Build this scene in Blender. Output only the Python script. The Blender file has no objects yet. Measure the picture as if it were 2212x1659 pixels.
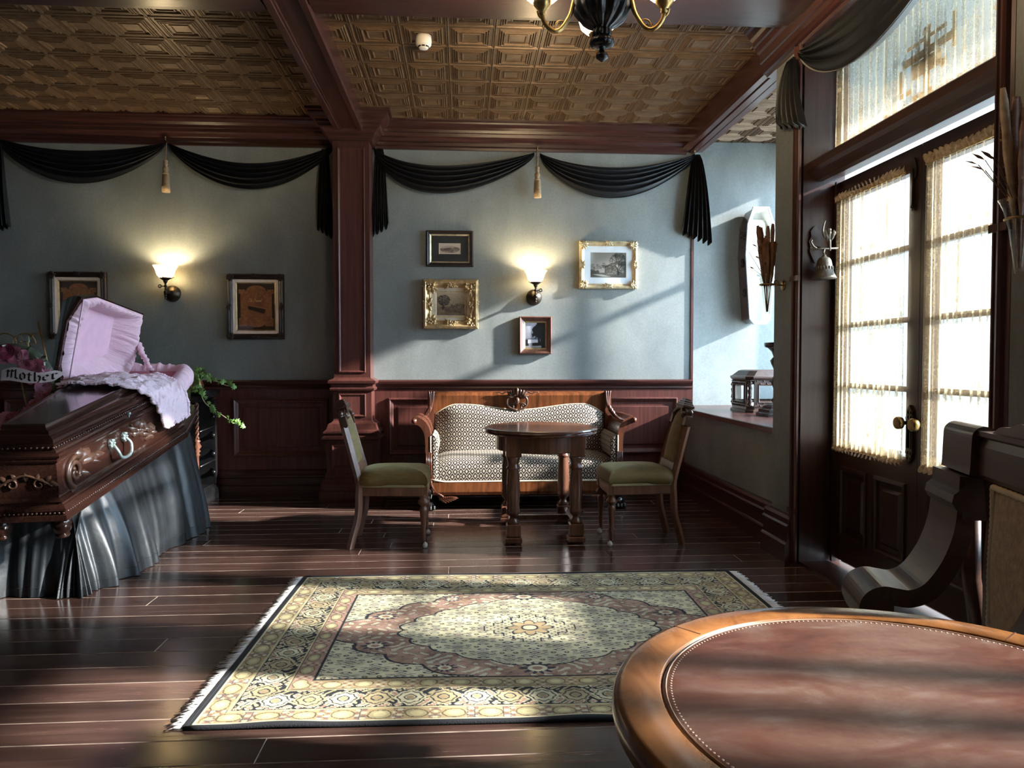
import bpy, math, random
import numpy as np
from mathutils import Vector, Matrix
from math import sin, cos, pi, radians
random.seed(7)
SC = bpy.context.scene
COL = SC.collection

# ------------------------------------------------------------------ camera, sky, sun, exposure
cd = bpy.data.cameras.new('camera'); cam = bpy.data.objects.new('camera', cd); COL.objects.link(cam)
cam.location = (0, 0, 1.2)
cam.rotation_euler = (radians(90) - math.atan(49.5 / 1600), 0, -math.atan(106 / 1600))
cd.sensor_fit = 'HORIZONTAL'; cd.sensor_width = 36; cd.lens = 36 * 1600 / 2212
cd.clip_start = 0.05; cd.clip_end = 200
SC.camera = cam

W = bpy.data.worlds.new('world'); SC.world = W; W.use_nodes = True
bg = W.node_tree.nodes['Background']
bg.inputs['Color'].default_value = (0.56, 0.78, 1.0, 1); bg.inputs['Strength'].default_value = 21.0

sd = bpy.data.lights.new('sun', 'SUN'); sd.energy = 26; sd.angle = radians(1.6); sd.color = (1.0, 0.97, 0.93)
sun = bpy.data.objects.new('sun', sd); COL.objects.link(sun)
sun.location = (12, -1, 8)
sun.rotation_euler = Vector((-1, 0.20, -0.43)).to_track_quat('-Z', 'Y').to_euler()

SC.view_settings.view_transform = 'Standard'; SC.view_settings.look = 'None'
SC.view_settings.exposure = 0.22; SC.view_settings.gamma = 1.0
SC.view_settings.use_curve_mapping = False

# ------------------------------------------------------------------ helpers
class MB:
    def __init__(s): s.v = []; s.f = []; s.sm = []; s.mi = []; s.uv = {}
    def add(s, vs, fs, smooth=False, M=None, mi=0, uv=None):
        b = len(s.v)
        for i, p in enumerate(vs):
            p = Vector(p)
            if M is not None: p = M @ p
            s.v.append(tuple(p))
            if uv is not None: s.uv[b + i] = uv[i]
        for f in fs:
            s.f.append(tuple(b + i for i in f)); s.sm.append(smooth); s.mi.append(mi)
        return s
    def box(s, x0, x1, y0, y1, z0, z1, M=None, mi=0):
        v = [(x, y, z) for x in (x0, x1) for y in (y0, y1) for z in (z0, z1)]
        return s.add(v, [(0, 1, 3, 2), (4, 6, 7, 5), (0, 4, 5, 1), (2, 3, 7, 6), (0, 2, 6, 4), (1, 5, 7, 3)], M=M, mi=mi)
    def bbox(s, x0, x1, y0, y1, z0, z1, b=0.004, M=None, mi=0):
        # box with all edges chamfered on its z-top and z-bottom outlines
        L = lambda o, z: [(x0 + o, y0 + o, z), (x1 - o, y0 + o, z), (x1 - o, y1 - o, z), (x0 + o, y1 - o, z)]
        return s.loft([L(b, z0), L(0, z0 + b), L(0, z1 - b), L(b, z1)], M=M, mi=mi)
    def loft(s, loops, smooth=False, closed=True, cap0=True, cap1=True, M=None, mi=0, uv=None):
        n = len(loops[0]); v = [p for l in loops for p in l]; f = []
        for i in range(len(loops) - 1):
            for j in range(n if closed else n - 1):
                k = (j + 1) % n
                f.append((i * n + j, i * n + k, (i + 1) * n + k, (i + 1) * n + j))
        if closed and cap0: f.append(tuple(range(n))[::-1])
        if closed and cap1: f.append(tuple((len(loops) - 1) * n + j for j in range(n)))
        return s.add(v, f, smooth, M, mi, uv)
    def prism(s, poly, a, b, axis='y', M=None, mi=0, smooth=False):
        def P(p, t):
            return {'y': (p[0], t, p[1]), 'x': (t, p[0], p[1]), 'z': (p[0], p[1], t)}[axis]
        return s.loft([[P(p, a) for p in poly], [P(p, b) for p in poly]], M=M, mi=mi, smooth=smooth)
    def tube(s, pts, r, n=8, closed=False, smooth=True, M=None, mi=0, flat=1.0):
        pts = [Vector(p) for p in pts]; m = len(pts)
        rs = list(r) if hasattr(r, '__len__') else [r] * m
        loops = []; up = None
        for i in range(m):
            if closed: t = pts[(i + 1) % m] - pts[i - 1]
            else: t = pts[min(i + 1, m - 1)] - pts[max(i - 1, 0)]
            if t.length < 1e-9: t = Vector((0, 0, 1))
            t.normalize()
            if up is None:
                up = Vector((0, 0, 1)) if abs(t.z) < 0.9 else Vector((1, 0, 0))
            u = (up - t * up.dot(t))
            if u.length < 1e-6: u = t.orthogonal()
            u.normalize(); w = t.cross(u); up = u
            loops.append([pts[i] + (u * cos(2 * pi * k / n) * flat + w * sin(2 * pi * k / n)) * rs[i] for k in range(n)])
        if closed:
            v = [p for l in loops for p in l]; f = []
            for i in range(m):
                for j in range(n):
                    k = (j + 1) % n; i2 = (i + 1) % m
                    f.append((i * n + j, i * n + k, i2 * n + k, i2 * n + j))
            return s.add(v, f, smooth, M, mi)
        return s.loft(loops, smooth, M=M, mi=mi)
    def lathe(s, prof, n=20, M=None, flute=0, fd=0.0, smooth=True, mi=0, z=(0, 0)):
        loops = []
        for (r, h) in prof:
            l = []
            for k in range(n):
                a = 2 * pi * k / n
                rr = r * (1 - (fd * (0.5 + 0.5 * cos(flute * a)) if flute else 0))
                l.append((rr * cos(a), rr * sin(a), h))
            loops.append(l)
        return s.loft(loops, smooth, M=M, mi=mi)
    def ball(s, c, r, n=8, m=6, M=None, mi=0, sc=(1, 1, 1)):
        loops = []
        for i in range(1, m):
            a = pi * i / m
            loops.append([(c[0] + r * sc[0] * sin(a) * cos(2 * pi * k / n), c[1] + r * sc[1] * sin(a) * sin(2 * pi * k / n), c[2] - r * sc[2] * cos(a)) for k in range(n)])
        return s.loft(loops, True, M=M, mi=mi)
    def grid(s, fn, nu, nv, smooth=True, closeu=False, M=None, mi=0, uvfn=None):
        v = []; uv = [] if uvfn else None
        for j in range(nv + 1):
            for i in range(nu if closeu else nu + 1):
                v.append(fn(i / nu, j / nv))
                if uvfn: uv.append(uvfn(i / nu, j / nv))
        w = nu if closeu else nu + 1; f = []
        for j in range(nv):
            for i in range(nu):
                k = (i + 1) % w
                f.append((j * w + i, j * w + k, (j + 1) * w + k, (j + 1) * w + i))
        return s.add(v, f, smooth, M, mi, uv)
    def ringrect(s, x0, x1, z0, z1, prof, y=0.0, cap=True, M=None, mi=0):
        # moulding frame in the xz plane: prof = [(inset, height towards -y)]
        loops = [[(x0 + d, y - h, z0 + d), (x1 - d, y - h, z0 + d), (x1 - d, y - h, z1 - d), (x0 + d, y - h, z1 - d)] for d, h in prof]
        return s.loft(loops, cap0=False, cap1=cap, M=M, mi=mi)
    def mesh(s, name, mats):
        me = bpy.data.meshes.new(name); me.from_pydata(s.v, [], s.f)
        for m in (mats if isinstance(mats, (list, tuple)) else [mats]): me.materials.append(m)
        me.polygons.foreach_set('use_smooth', s.sm)
        if any(s.mi): me.polygons.foreach_set('material_index', s.mi)
        if s.uv:
            ul = me.uv_layers.new(name='UVMap')
            li = np.zeros(len(me.loops), dtype=np.int32); me.loops.foreach_get('vertex_index', li)
            arr = np.array([s.uv.get(i, (0, 0)) for i in range(len(s.v))], dtype=np.float32)[li]
            ul.data.foreach_set('uv', arr.ravel())
        me.update(); return me
    def build(s, name, mats, parent=None, loc=None, rot=None, fix=False):
        me = s.mesh(name, mats)
        if fix or True:
            import bmesh
            if len(s.f) < 60000:
                bm = bmesh.new(); bm.from_mesh(me); bmesh.ops.recalc_face_normals(bm, faces=bm.faces); bm.to_mesh(me); bm.free()
        o = bpy.data.objects.new(name, me); COL.objects.link(o)
        if parent is not None: o.parent = parent
        if loc is not None: o.location = loc
        if rot is not None: o.rotation_euler = rot
        return o

def tag(o, label, cat=None, group=None, kind=None):
    o['label'] = label
    if cat: o['category'] = cat
    if group: o['group'] = group
    if kind: o['kind'] = kind
    return o
def thing(name, label, cat, loc=(0, 0, 0), rot=(0, 0, 0), group=None):
    o = bpy.data.objects.new(name, None); COL.objects.link(o)
    o.empty_display_size = 0.1; o.location = loc; o.rotation_euler = rot
    return tag(o, label, cat, group)
def struct(o, label): o['kind'] = 'structure'; o['label'] = label; return o
def copy_tree(o, parent=None):
    c = o.copy(); COL.objects.link(c); c.parent = parent
    for ch in [x for x in bpy.data.objects if x.parent == o]: copy_tree(ch, c)
    return c
def T(x, y, z): return Matrix.Translation((x, y, z))
def RX(a): return Matrix.Rotation(a, 4, 'X')
def RY(a): return Matrix.Rotation(a, 4, 'Y')
def RZ(a): return Matrix.Rotation(a, 4, 'Z')
def smooth_path(pts, n=6, closed=False):
    P = [Vector(p) for p in pts]; out = []; m = len(P)
    for i in range(m if closed else m - 1):
        if closed: a, b, c, d = P[i - 1], P[i], P[(i + 1) % m], P[(i + 2) % m]
        else: a, b, c, d = P[max(i - 1, 0)], P[i], P[i + 1], P[min(i + 2, m - 1)]
        for k in range(n):
            t = k / n
            out.append(0.5 * ((2 * b) + (c - a) * t + (2 * a - 5 * b + 4 * c - d) * t * t + (-a + 3 * b - 3 * c + d) * t ** 3))
    if not closed: out.append(P[-1])
    return out
def spiral(cx, cz, r0, r1, a0, turns, n=18):
    return [(cx + (r0 + (r1 - r0) * i / n) * cos(a0 + turns * 2 * pi * i / n), cz + (r0 + (r1 - r0) * i / n) * sin(a0 + turns * 2 * pi * i / n)) for i in range(n + 1)]

# ------------------------------------------------------------------ materials
def nmat(name):
    m = bpy.data.materials.new(name); m.use_nodes = True
    nt = m.node_tree; b = nt.nodes['Principled BSDF']
    return m, nt, b
def N(nt, t, **kw):
    n = nt.nodes.new(t)
    for k, v in kw.items():
        if k in n.inputs: n.inputs[k].default_value = v
        else: setattr(n, k, v)
    return n
def ramp(nt, fac, stops):
    r = nt.nodes.new('ShaderNodeValToRGB'); e = r.color_ramp.elements
    while len(e) < len(stops): e.new(0.5)
    for i, (p, c) in enumerate(stops): e[i].position = p; e[i].color = (*c, 1)
    nt.links.new(fac, r.inputs['Fac']); return r.outputs['Color']
def coords(nt, scale=(1, 1, 1), src='Object', rnd=False):
    tc = nt.nodes.new('ShaderNodeTexCoord'); mp = nt.nodes.new('ShaderNodeMapping')
    mp.inputs['Scale'].default_value = scale
    nt.links.new(tc.outputs[src], mp.inputs['Vector'])
    if rnd:
        oi = nt.nodes.new('ShaderNodeObjectInfo'); mu = nt.nodes.new('ShaderNodeVectorMath'); mu.operation = 'SCALE'
        cb = nt.nodes.new('ShaderNodeCombineXYZ')
        for i in range(3): nt.links.new(oi.outputs['Random'], cb.inputs[i])
        nt.links.new(cb.outputs[0], mu.inputs[0]); mu.inputs['Scale'].default_value = 37.0
        nt.links.new(mu.outputs[0], mp.inputs['Location'])
    return mp.outputs['Vector']
def bump(nt, b, h, strength=0.2, dist=0.01):
    n = nt.nodes.new('ShaderNodeBump'); n.inputs['Strength'].default_value = strength; n.inputs['Distance'].default_value = dist
    nt.links.new(h, n.inputs['Height']); nt.links.new(n.outputs['Normal'], b.inputs['Normal'])
def plain(name, c, rough=0.5, metal=0.0, var=0.15, scale=12.0, bmp=0.0, bscale=60.0, spec=0.5, sheen=0.0, coat=0.0):
    m, nt, b = nmat(name)
    no = N(nt, 'ShaderNodeTexNoise', Scale=scale, Detail=4.0); nt.links.new(coords(nt), no.inputs['Vector'])
    lo = tuple(x * (1 - var) for x in c); hi = tuple(min(1, x * (1 + var)) for x in c)
    nt.links.new(ramp(nt, no.outputs['Fac'], [(0.3, lo), (0.7, hi)]), b.inputs['Base Color'])
    b.inputs['Roughness'].default_value = rough; b.inputs['Metallic'].default_value = metal
    b.inputs['Specular IOR Level'].default_value = spec
    if sheen: b.inputs['Sheen Weight'].default_value = sheen
    if coat: b.inputs['Coat Weight'].default_value = coat; b.inputs['Coat Roughness'].default_value = 0.12
    if bmp:
        n2 = N(nt, 'ShaderNodeTexNoise', Scale=bscale, Detail=3.0); nt.links.new(coords(nt), n2.inputs['Vector'])
        bump(nt, b, n2.outputs['Fac'], bmp, 0.005)
    return m
def wood(name, dark, light, rough=0.3, axis='x', fine=30.0, along=2.0, spec=0.5, coat=0.0, rnd=False, bmp=0.08):
    m, nt, b = nmat(name)
    s = {'x': (along, fine, fine), 'y': (fine, along, fine), 'z': (fine, fine, along)}[axis]
    v = coords(nt, s, rnd=rnd)
    n1 = N(nt, 'ShaderNodeTexNoise', Scale=1.0, Detail=6.0, Roughness=0.65, Distortion=0.6); nt.links.new(v, n1.inputs['Vector'])
    mid = tuple((a + c) / 2 for a, c in zip(dark, light))
    nt.links.new(ramp(nt, n1.outputs['Fac'], [(0.28, dark), (0.5, mid), (0.72, light)]), b.inputs['Base Color'])
    b.inputs['Roughness'].default_value = rough; b.inputs['Specular IOR Level'].default_value = spec
    if coat: b.inputs['Coat Weight'].default_value = coat; b.inputs['Coat Roughness'].default_value = 0.1
    if bmp: bump(nt, b, n1.outputs['Fac'], bmp, 0.003)
    return m
def metal(name, c, rough=0.35, bmp=0.0): return plain(name, c, rough, 1.0, 0.25, 25, bmp, 80)

M = {}
M['trim_x'] = wood('mahogany_trim_x', (0.024, 0.009, 0.008), (0.068, 0.023, 0.018), 0.27, 'x', 45, 2.0)
M['trim_y'] = wood('mahogany_trim_y', (0.024, 0.009, 0.008), (0.068, 0.023, 0.018), 0.27, 'y', 45, 2.0)
M['trim_z'] = wood('mahogany_trim_z', (0.034, 0.012, 0.010), (0.095, 0.031, 0.024), 0.30, 'z', 45, 2.0)
M['panel_z'] = wood('mahogany_panel', (0.040, 0.013, 0.011), (0.118, 0.038, 0.030), 0.32, 'z', 40, 1.5)
M['door_z'] = wood('dark_door_wood', (0.018, 0.008, 0.006), (0.050, 0.020, 0.015), 0.30, 'z', 40, 2)
M['door_y'] = wood('dark_door_wood_cross', (0.020, 0.009, 0.007), (0.065, 0.027, 0.019), 0.30, 'y', 40, 2)
# ------------------------------------------------------------------ more materials for the shell
def wall_mat():
    m, nt, b = nmat('distressed_grey_green_plaster')
    v = coords(nt, (1, 1, 0.55))
    n1 = N(nt, 'ShaderNodeTexNoise', Scale=2.2, Detail=7.0, Roughness=0.62, Distortion=0.4); nt.links.new(v, n1.inputs['Vector'])
    n2 = N(nt, 'ShaderNodeTexNoise', Scale=55.0, Detail=3.0); nt.links.new(coords(nt), n2.inputs['Vector'])
    c1 = ramp(nt, n1.outputs['Fac'], [(0.25, (0.132, 0.146, 0.142)), (0.55, (0.188, 0.204, 0.197)), (0.8, (0.245, 0.260, 0.250))])
    mx = N(nt, 'ShaderNodeMix', data_type='RGBA', blend_type='OVERLAY'); mx.inputs['Factor'].default_value = 0.2
    nt.links.new(c1, mx.inputs['A']); nt.links.new(n2.outputs['Fac'], mx.inputs['B'])
    nt.links.new(mx.outputs['Result'], b.inputs['Base Color']); b.inputs['Roughness'].default_value = 0.62
    bump(nt, b, n2.outputs['Fac'], 0.10, 0.004); return m
M['wall'] = wall_mat()
def floor_mat():
    m, nt, b = nmat('worn_dark_floorboard')
    v = coords(nt, (1.2, 22, 22), rnd=True)
    n1 = N(nt, 'ShaderNodeTexNoise', Scale=1.0, Detail=7.0, Roughness=0.7, Distortion=0.5); nt.links.new(v, n1.inputs['Vector'])
    base = ramp(nt, n1.outputs['Fac'], [(0.28, (0.026, 0.014, 0.011)), (0.55, (0.062, 0.033, 0.026)), (0.8, (0.115, 0.066, 0.050))])
    oi = nt.nodes.new('ShaderNodeObjectInfo')
    hs = N(nt, 'ShaderNodeHueSaturation'); nt.links.new(base, hs.inputs['Color'])
    mr = N(nt, 'ShaderNodeMapRange'); mr.inputs['To Min'].default_value = 0.7; mr.inputs['To Max'].default_value = 1.35
    nt.links.new(oi.outputs['Random'], mr.inputs['Value']); nt.links.new(mr.outputs[0], hs.inputs['Value'])
    v2 = coords(nt, (3.5, 60, 60), rnd=True)
    n2 = N(nt, 'ShaderNodeTexNoise', Scale=1.0, Detail=5.0, Roughness=0.75); nt.links.new(v2, n2.inputs['Vector'])
    mask = ramp(nt, n2.outputs['Fac'], [(0.665, (0, 0, 0)), (0.73, (1, 1, 1))])
    mx = N(nt, 'ShaderNodeMix', data_type='RGBA'); nt.links.new(mask, mx.inputs['Factor'])
    nt.links.new(hs.outputs['Color'], mx.inputs['A']); mx.inputs['B'].default_value = (0.30, 0.22, 0.17, 1)
    nt.links.new(mx.outputs['Result'], b.inputs['Base Color'])
    n3 = N(nt, 'ShaderNodeTexNoise', Scale=3.0, Detail=4.0); nt.links.new(coords(nt, (1, 4, 1), rnd=True), n3.inputs['Vector'])
    r = N(nt, 'ShaderNodeMapRange'); r.inputs['To Min'].default_value = 0.10; r.inputs['To Max'].default_value = 0.27
    nt.links.new(n3.outputs['Fac'], r.inputs['Value']); nt.links.new(r.outputs[0], b.inputs['Roughness'])
    bump(nt, b, n1.outputs['Fac'], 0.12, 0.003); return m
M['floor'] = floor_mat()
M['floor_edge'] = plain('worn_board_edge', (0.24, 0.185, 0.15), 0.55, var=0.5, scale=9)
M['subfloor'] = plain('dark_subfloor', (0.012, 0.007, 0.006), 0.8)
def tin_mat():
    m, nt, b = nmat('bronzed_tin')
    n1 = N(nt, 'ShaderNodeTexNoise', Scale=1.0, Detail=5.0, Roughness=0.7); nt.links.new(coords(nt, (14, 26, 14), rnd=True), n1.inputs['Vector'])
    nt.links.new(ramp(nt, n1.outputs['Fac'], [(0.25, (0.100, 0.057, 0.029)), (0.55, (0.165, 0.099, 0.053)), (0.8, (0.235, 0.150, 0.086))]), b.inputs['Base Color'])
    b.inputs['Roughness'].default_value = 0.33; b.inputs['Metallic'].default_value = 0.30
    return m
M['tin'] = tin_mat()
def glass_mat(name, tint=(0.97, 0.98, 0.98), rough=0.02, k=1.0):
    m, nt, b = nmat(name); nt.nodes.remove(b)
    out = nt.nodes['Material Output']
    tr = N(nt, 'ShaderNodeBsdfTransparent'); tr.inputs['Color'].default_value = (*tint, 1)
    gl = N(nt, 'ShaderNodeBsdfGlossy'); gl.inputs['Roughness'].default_value = rough
    lw = N(nt, 'ShaderNodeLayerWeight'); pw_ = N(nt, 'ShaderNodeMath', operation='POWER'); nt.links.new(lw.outputs['Facing'], pw_.inputs[0]); pw_.inputs[1].default_value = 4.0
    ma_ = N(nt, 'ShaderNodeMath', operation='MULTIPLY_ADD'); nt.links.new(pw_.outputs[0], ma_.inputs[0]); ma_.inputs[1].default_value = 0.6; ma_.inputs[2].default_value = 0.04 * k; mx = N(nt, 'ShaderNodeMixShader')
    nt.links.new(ma_.outputs[0], mx.inputs[0]); nt.links.new(tr.outputs[0], mx.inputs[1]); nt.links.new(gl.outputs[0], mx.inputs[2])
    nt.links.new(mx.outputs[0], out.inputs['Surface']); return m
M['glass'] = glass_mat('window_glass')
M['paving'] = plain('pale_paving', (0.55, 0.52, 0.47), 0.9, bmp=0.1)

# ------------------------------------------------------------------ floor: subfloor and separate boards
WY = 6.69
b = MB().box(-5.6, 2.35, -3.1, 7.15, -0.14, -0.022); floor = struct(b.build('floor', M['subfloor']), 'dark brown wooden plank floor')
yy = 6.69; row = 0
while yy > 0.6:
    y1 = yy; y0 = yy - 0.149; xr = 2.03 if y0 > 4.2 or y1 < 2.6 else 2.0
    x = -5.5 - random.uniform(0, 1.6); cuts = []
    while x < xr:
        L = random.uniform(2.2, 3.9); cuts.append((x, min(x + L, xr))); x += L
    for (a, c) in cuts:
        if c - a < 0.05: continue
        cx, cy = (a + c) / 2, (y0 + y1) / 2; hx, hy = (c - a) / 2 - 0.0008, (y1 - y0) / 2 - 0.0008; e = 0.0024
        m = MB(); L_ = lambda d, z: [(-hx + d, -hy + d, z), (hx - d, -hy + d, z), (hx - d, hy - d, z), (-hx + d, hy - d, z)]
        m.loft([L_(0, -0.022), L_(0, -0.0025)], cap1=False); m.loft([L_(0, -0.0025), L_(e, 0)], cap0=False, cap1=False, mi=1); m.add(L_(e, 0), [(0, 1, 2, 3)])
        m.build('plank', [M['floor'], M['floor_edge']], floor, loc=(cx, cy, random.uniform(-0.0006, 0.0006)))
    yy -= 0.149; row += 1
b = MB().box(-5.5, 1.99, -3.0, yy, -0.022, 0); b.build('board_field', M['floor'], floor)

# ------------------------------------------------------------------ walls
struct(MB().box(-5.6, 2.095, WY, 7.15, 0, 3.3).build('wall_back', M['wall']), 'distressed grey green plaster back wall')
wall_back = bpy.data.objects['wall_back']
struct(MB().box(2.095, 3.42, 7.03, 7.15, -0.1, 3.3).build('wall_alcove', M['wall']), 'plaster end wall of the window alcove')
struct(MB().box(-5.6, -5.5, -3.1, WY, 0, 3.3).build('wall_left', M['wall']), 'plaster wall on the far side of the room')
struct(MB().box(-5.5, 2.1, -3.1, -3.0, 0, 3.3).build('wall_rear', M['wall']), 'plaster wall behind the viewer')
wr = MB()
wr.box(1.96, 2.30, 4.28, 4.565, 0, 3.05).box(1.96, 2.30, 2.275, 2.56, 0, 3.05)
wr.box(2.03, 2.12, 4.565, 6.69, 0, 0.73).box(2.03, 2.12, 0.15, 2.275, 0, 0.73)
wr.box(1.96, 2.12, -3.0, 0.15, 0, 3.05)
wr.box(2.30, 3.36, 4.33, 4.56, -0.1, 3.05).box(2.30, 3.36, 2.28, 2.51, -0.1, 3.05)
wr.box(2.12, 3.36, 0.05, 0.15, -0.1, 3.05)
wr.box(3.28, 3.36, -0.0, 7.03, 3.10, 3.3).box(2.30, 3.36, 2.51, 4.33, 3.05, 3.3).box(3.27, 3.36, 0.05, 2.28, 2.16, 3.1)  # last box: unseen fascia over the near window, added to cut skylight
struct(wr.build('wall_right', M['wall']), 'plaster street wall with half walls and door piers')
g = MB().box(3.4, 30, -25, 35, -0.16, -0.12); struct(g.build('ground', M['paving']), 'pale street paving outside the windows')
g = MB().box(2.30, 3.4, 2.51, 4.33, -0.16, -0.005); struct(g.build('ground_porch', M['paving']), 'pale paved porch outside the double door')

# ------------------------------------------------------------------ ceiling and tin tiles
ceil = struct(MB().box(-5.6, 3.42, -3.1, 7.15, 3.312, 3.42).build('ceiling', M['tin']), 'bronzed pressed tin ceiling')
tm = MB(); h = 0.1522
prof = [(0, 0.0), (0.0025, 0.010), (0.008, 0.010), (0.012, 0.001), (0.028, 0.001), (0.034, 0.012), (0.038, 0.012), (0.042, 0.004), (0.048, 0.015), (0.052, 0.015), (0.056, 0.006), (0.062, 0.017), (0.068, 0.017), (0.074, 0.005), (0.090, 0.005), (0.095, 0.014), (0.100, 0.014), (0.106, 0.008)]
tm.loft([[(-h + d, -h + d, -z), (h - d, -h + d, -z), (h - d, h - d, -z), (-h + d, h - d, -z)] for d, z in prof], cap0=False)
for sx in (-1, 1):                                   # the pair of nail heads at a joint
    tm.ball((sx * 0.012, -h + 0.004, -0.008), 0.004, 5, 4)
tme = tm.mesh('tin_tile', M['tin'])
def tiles(x0, x1, y0, y1):
    k = math.floor((x0 + 0.096) / 0.305)
    while -0.096 + 0.305 * k < x1 - 0.02:
        j = math.floor((y0 - 4.43) / 0.305)
        while 4.43 + 0.305 * j < y1 - 0.02:
            o = bpy.data.objects.new('tin_tile', tme); COL.objects.link(o); o.parent = ceil
            o.location = (-0.096 + 0.305 * (k + 0.5), 4.43 + 0.305 * (j + 0.5), 3.311)
            j += 1
        k += 1
tiles(-0.88, 2.0, 4.22, 6.58); tiles(-4.35, -1.05, 4.22, 6.58); tiles(2.12, 3.3, 4.6, 7.02)

# ------------------------------------------------------------------ beams, crown mouldings
bp = [(-1.085, 3.315), (-1.085, 3.16), (-1.075, 3.145), (-1.035, 3.145), (-1.030, 3.152), (-1.018, 3.152), (-1.014, 3.160), (-0.902, 3.160), (-0.898, 3.152), (-0.886, 3.152), (-0.881, 3.145), (-0.845, 3.145), (-0.835, 3.16), (-0.835, 3.315)]
struct(MB().prism(bp, -3.0, 6.45, 'y').build('trim_1', M['trim_y']), 'boxed mahogany ceiling beam running to the pilaster')
cb = [(4.345, 3.315), (4.34, 3.176), (4.333, 3.172), (4.292, 3.171), (4.286, 3.163), (4.278, 3.160), (4.212, 3.160), (4.205, 3.152), (4.10, 3.151), (4.095, 3.145), (3.76, 3.145), (3.75, 3.165), (3.70, 3.2), (3.66, 3.26), (3.62, 3.315)]
for i, (a, c) in enumerate(((-5.5, -1.09), (-0.83, 1.9))):
    struct(MB().prism(cb, a, c, 'x').build('trim_%d' % (2 + i), M['trim_x']), ['moulded cross beam over the coffin side', 'moulded cross beam behind the chandelier'][i])
cr = [(0, 3.075), (0.028, 3.075), (0.030, 3.095), (0.046, 3.105), (0.048, 3.13), (0.060, 3.137), (0.075, 3.160), (0.100, 3.170), (0.104, 3.196), (0.118, 3.200), (0.122, 3.222), (0.150, 3.238), (0.168, 3.262), (0.172, 3.276), (0.192, 3.280), (0.195, 3.312), (0, 3.312)]
for i, (a, c) in enumerate(((-5.5, -1.10), (-0.80, 2.03))):
    struct(MB().prism([(WY - d, z) for d, z in cr], a, c, 'x').build('trim_%d' % (4 + i), M['trim_x']), ['mahogany crown moulding over the coffin side', 'mahogany crown moulding above the sofa'][i])
# moulded capital wrapped round the pilaster
cap = MB(); X0, X1, YF = -1.105, -0.795, 6.45
cap.loft([[(X0 - d, WY, z), (X0 - d, YF - d, z), (X1 + d, YF - d, z), (X1 + d, WY, z)] for d, z in cr[1:-1]])
struct(cap.build('trim_6', M['trim_x']), 'moulded capital at the head of the pilaster')
# right hand beam over the half wall and cornice over the door
rb = [(1.99, 3.315), (1.99, 3.13), (2.00, 3.10), (2.045, 3.10), (2.048, 3.108), (2.056, 3.108), (2.06, 3.095), (2.115, 3.095), (2.118, 3.105), (2.126, 3.105), (2.13, 3.10), (2.18, 3.10), (2.19, 3.12), (2.19, 3.315)]
struct(MB().prism(rb, 4.565, 6.69, 'y').prism(rb, 0.15, 2.275, 'y').build('trim_7', M['trim_y']), 'mahogany beam above the alcove half wall')
rc = [(2.0, 3.02), (1.955, 3.02), (1.945, 3.035), (1.925, 3.04), (1.915, 3.065), (1.915, 3.10), (1.905, 3.105), (1.90, 3.16), (1.885, 3.17), (1.872, 3.20), (1.86, 3.205), (1.855, 3.235), (1.838, 3.25), (1.82, 3.28), (1.80, 3.285), (1.795, 3.315), (2.0, 3.315)]
struct(MB().prism(rc, 2.12, 4.70, 'y').build('trim_8', M['trim_y']), 'stepped cornice above the double door')
struct(MB().box(1.96, 2.30, 2.275, 4.565, 3.03, 3.3).build('wall_over_door', M['wall']), 'plaster strip above the double door')

# ------------------------------------------------------------------ pilaster
pil = MB()
sec = [(0.115, 0.0), (0.115, 0.085), (0.108, 0.095), (0.100, 0.10), (0.100, 0.155), (0.090, 0.165), (0.085, 0.195), (0.070, 0.205), (0.068, 0.235), (0.058, 0.245), (0.058, 0.52), (0.075, 0.528), (0.092, 0.535), (0.092, 0.555), (0.070, 0.562), (0.068, 0.58), (0.082, 0.585), (0.080, 0.60), (0.060, 0.615), (0.050, 0.645), (0.045, 0.662), (0.025, 0.672), (0.010, 0.685), (0.008, 0.69), (0.008, 0.935), (0.030, 0.95), (0.034, 0.965), (0.020, 0.98), (0.022, 0.995), (0.045, 1.01), (0.048, 1.03), (0.030, 1.042), (0.006, 1.05), (0.0, 1.06), (0.0, 3.09)]
pil.loft([[(X0 - d, WY + 0.02, z), (X0 - d, YF - d, z), (X1 + d, YF - d, z), (X1 + d, WY + 0.02, z)] for d, z in sec])
pilaster = struct(pil.build('column', M['trim_z']), 'panelled mahogany pilaster between the two wall sections')
def pan(x0, x1, z0, z1, y, w=0.02):
    p = MB(); p.ringrect(x0, x1, z0, z1, [(0, 0.0), (0.0, 0.008), (0.006, 0.011), (0.014, 0.008), (0.018, 0.003), (0.024, 0.002)], y)
    return p
pan(-1.065, -0.835, 1.10, 3.02, YF).build('panel', M['panel_z'], pilaster)
pan(-1.065, -0.835, 0.72, 0.92, YF - 0.008).build('panel', M['panel_z'], pilaster)
pan(-1.12, -0.78, 0.29, 0.49, YF - 0.058).build('panel', M['panel_z'], pilaster)
# second pilaster just at the picture's edge
p2 = MB(); p2.loft([[(-4.36 - d, WY + 0.02, z), (-4.36 - d, YF - d, z), (-4.05 + d, YF - d, z), (-4.05 + d, WY + 0.02, z)] for d, z in sec])
struct(p2.build('column', M['trim_z']), 'mahogany pilaster at the far end of the coffin wall')
p2 = MB(); p2.loft([[(-4.36 - d, WY, z), (-4.36 - d, YF - d, z), (-4.05 + d, YF - d, z), (-4.05 + d, WY, z)] for d, z in cr[1:-1]])
struct(p2.build('trim_9', M['trim_x']), 'moulded capital over the far pilaster')
struct(MB().prism([(x - 3.245, z) for x, z in bp], -3.0, 6.45, 'y').build('trim_10', M['trim_y']), 'boxed ceiling beam over the far pilaster')

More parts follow.
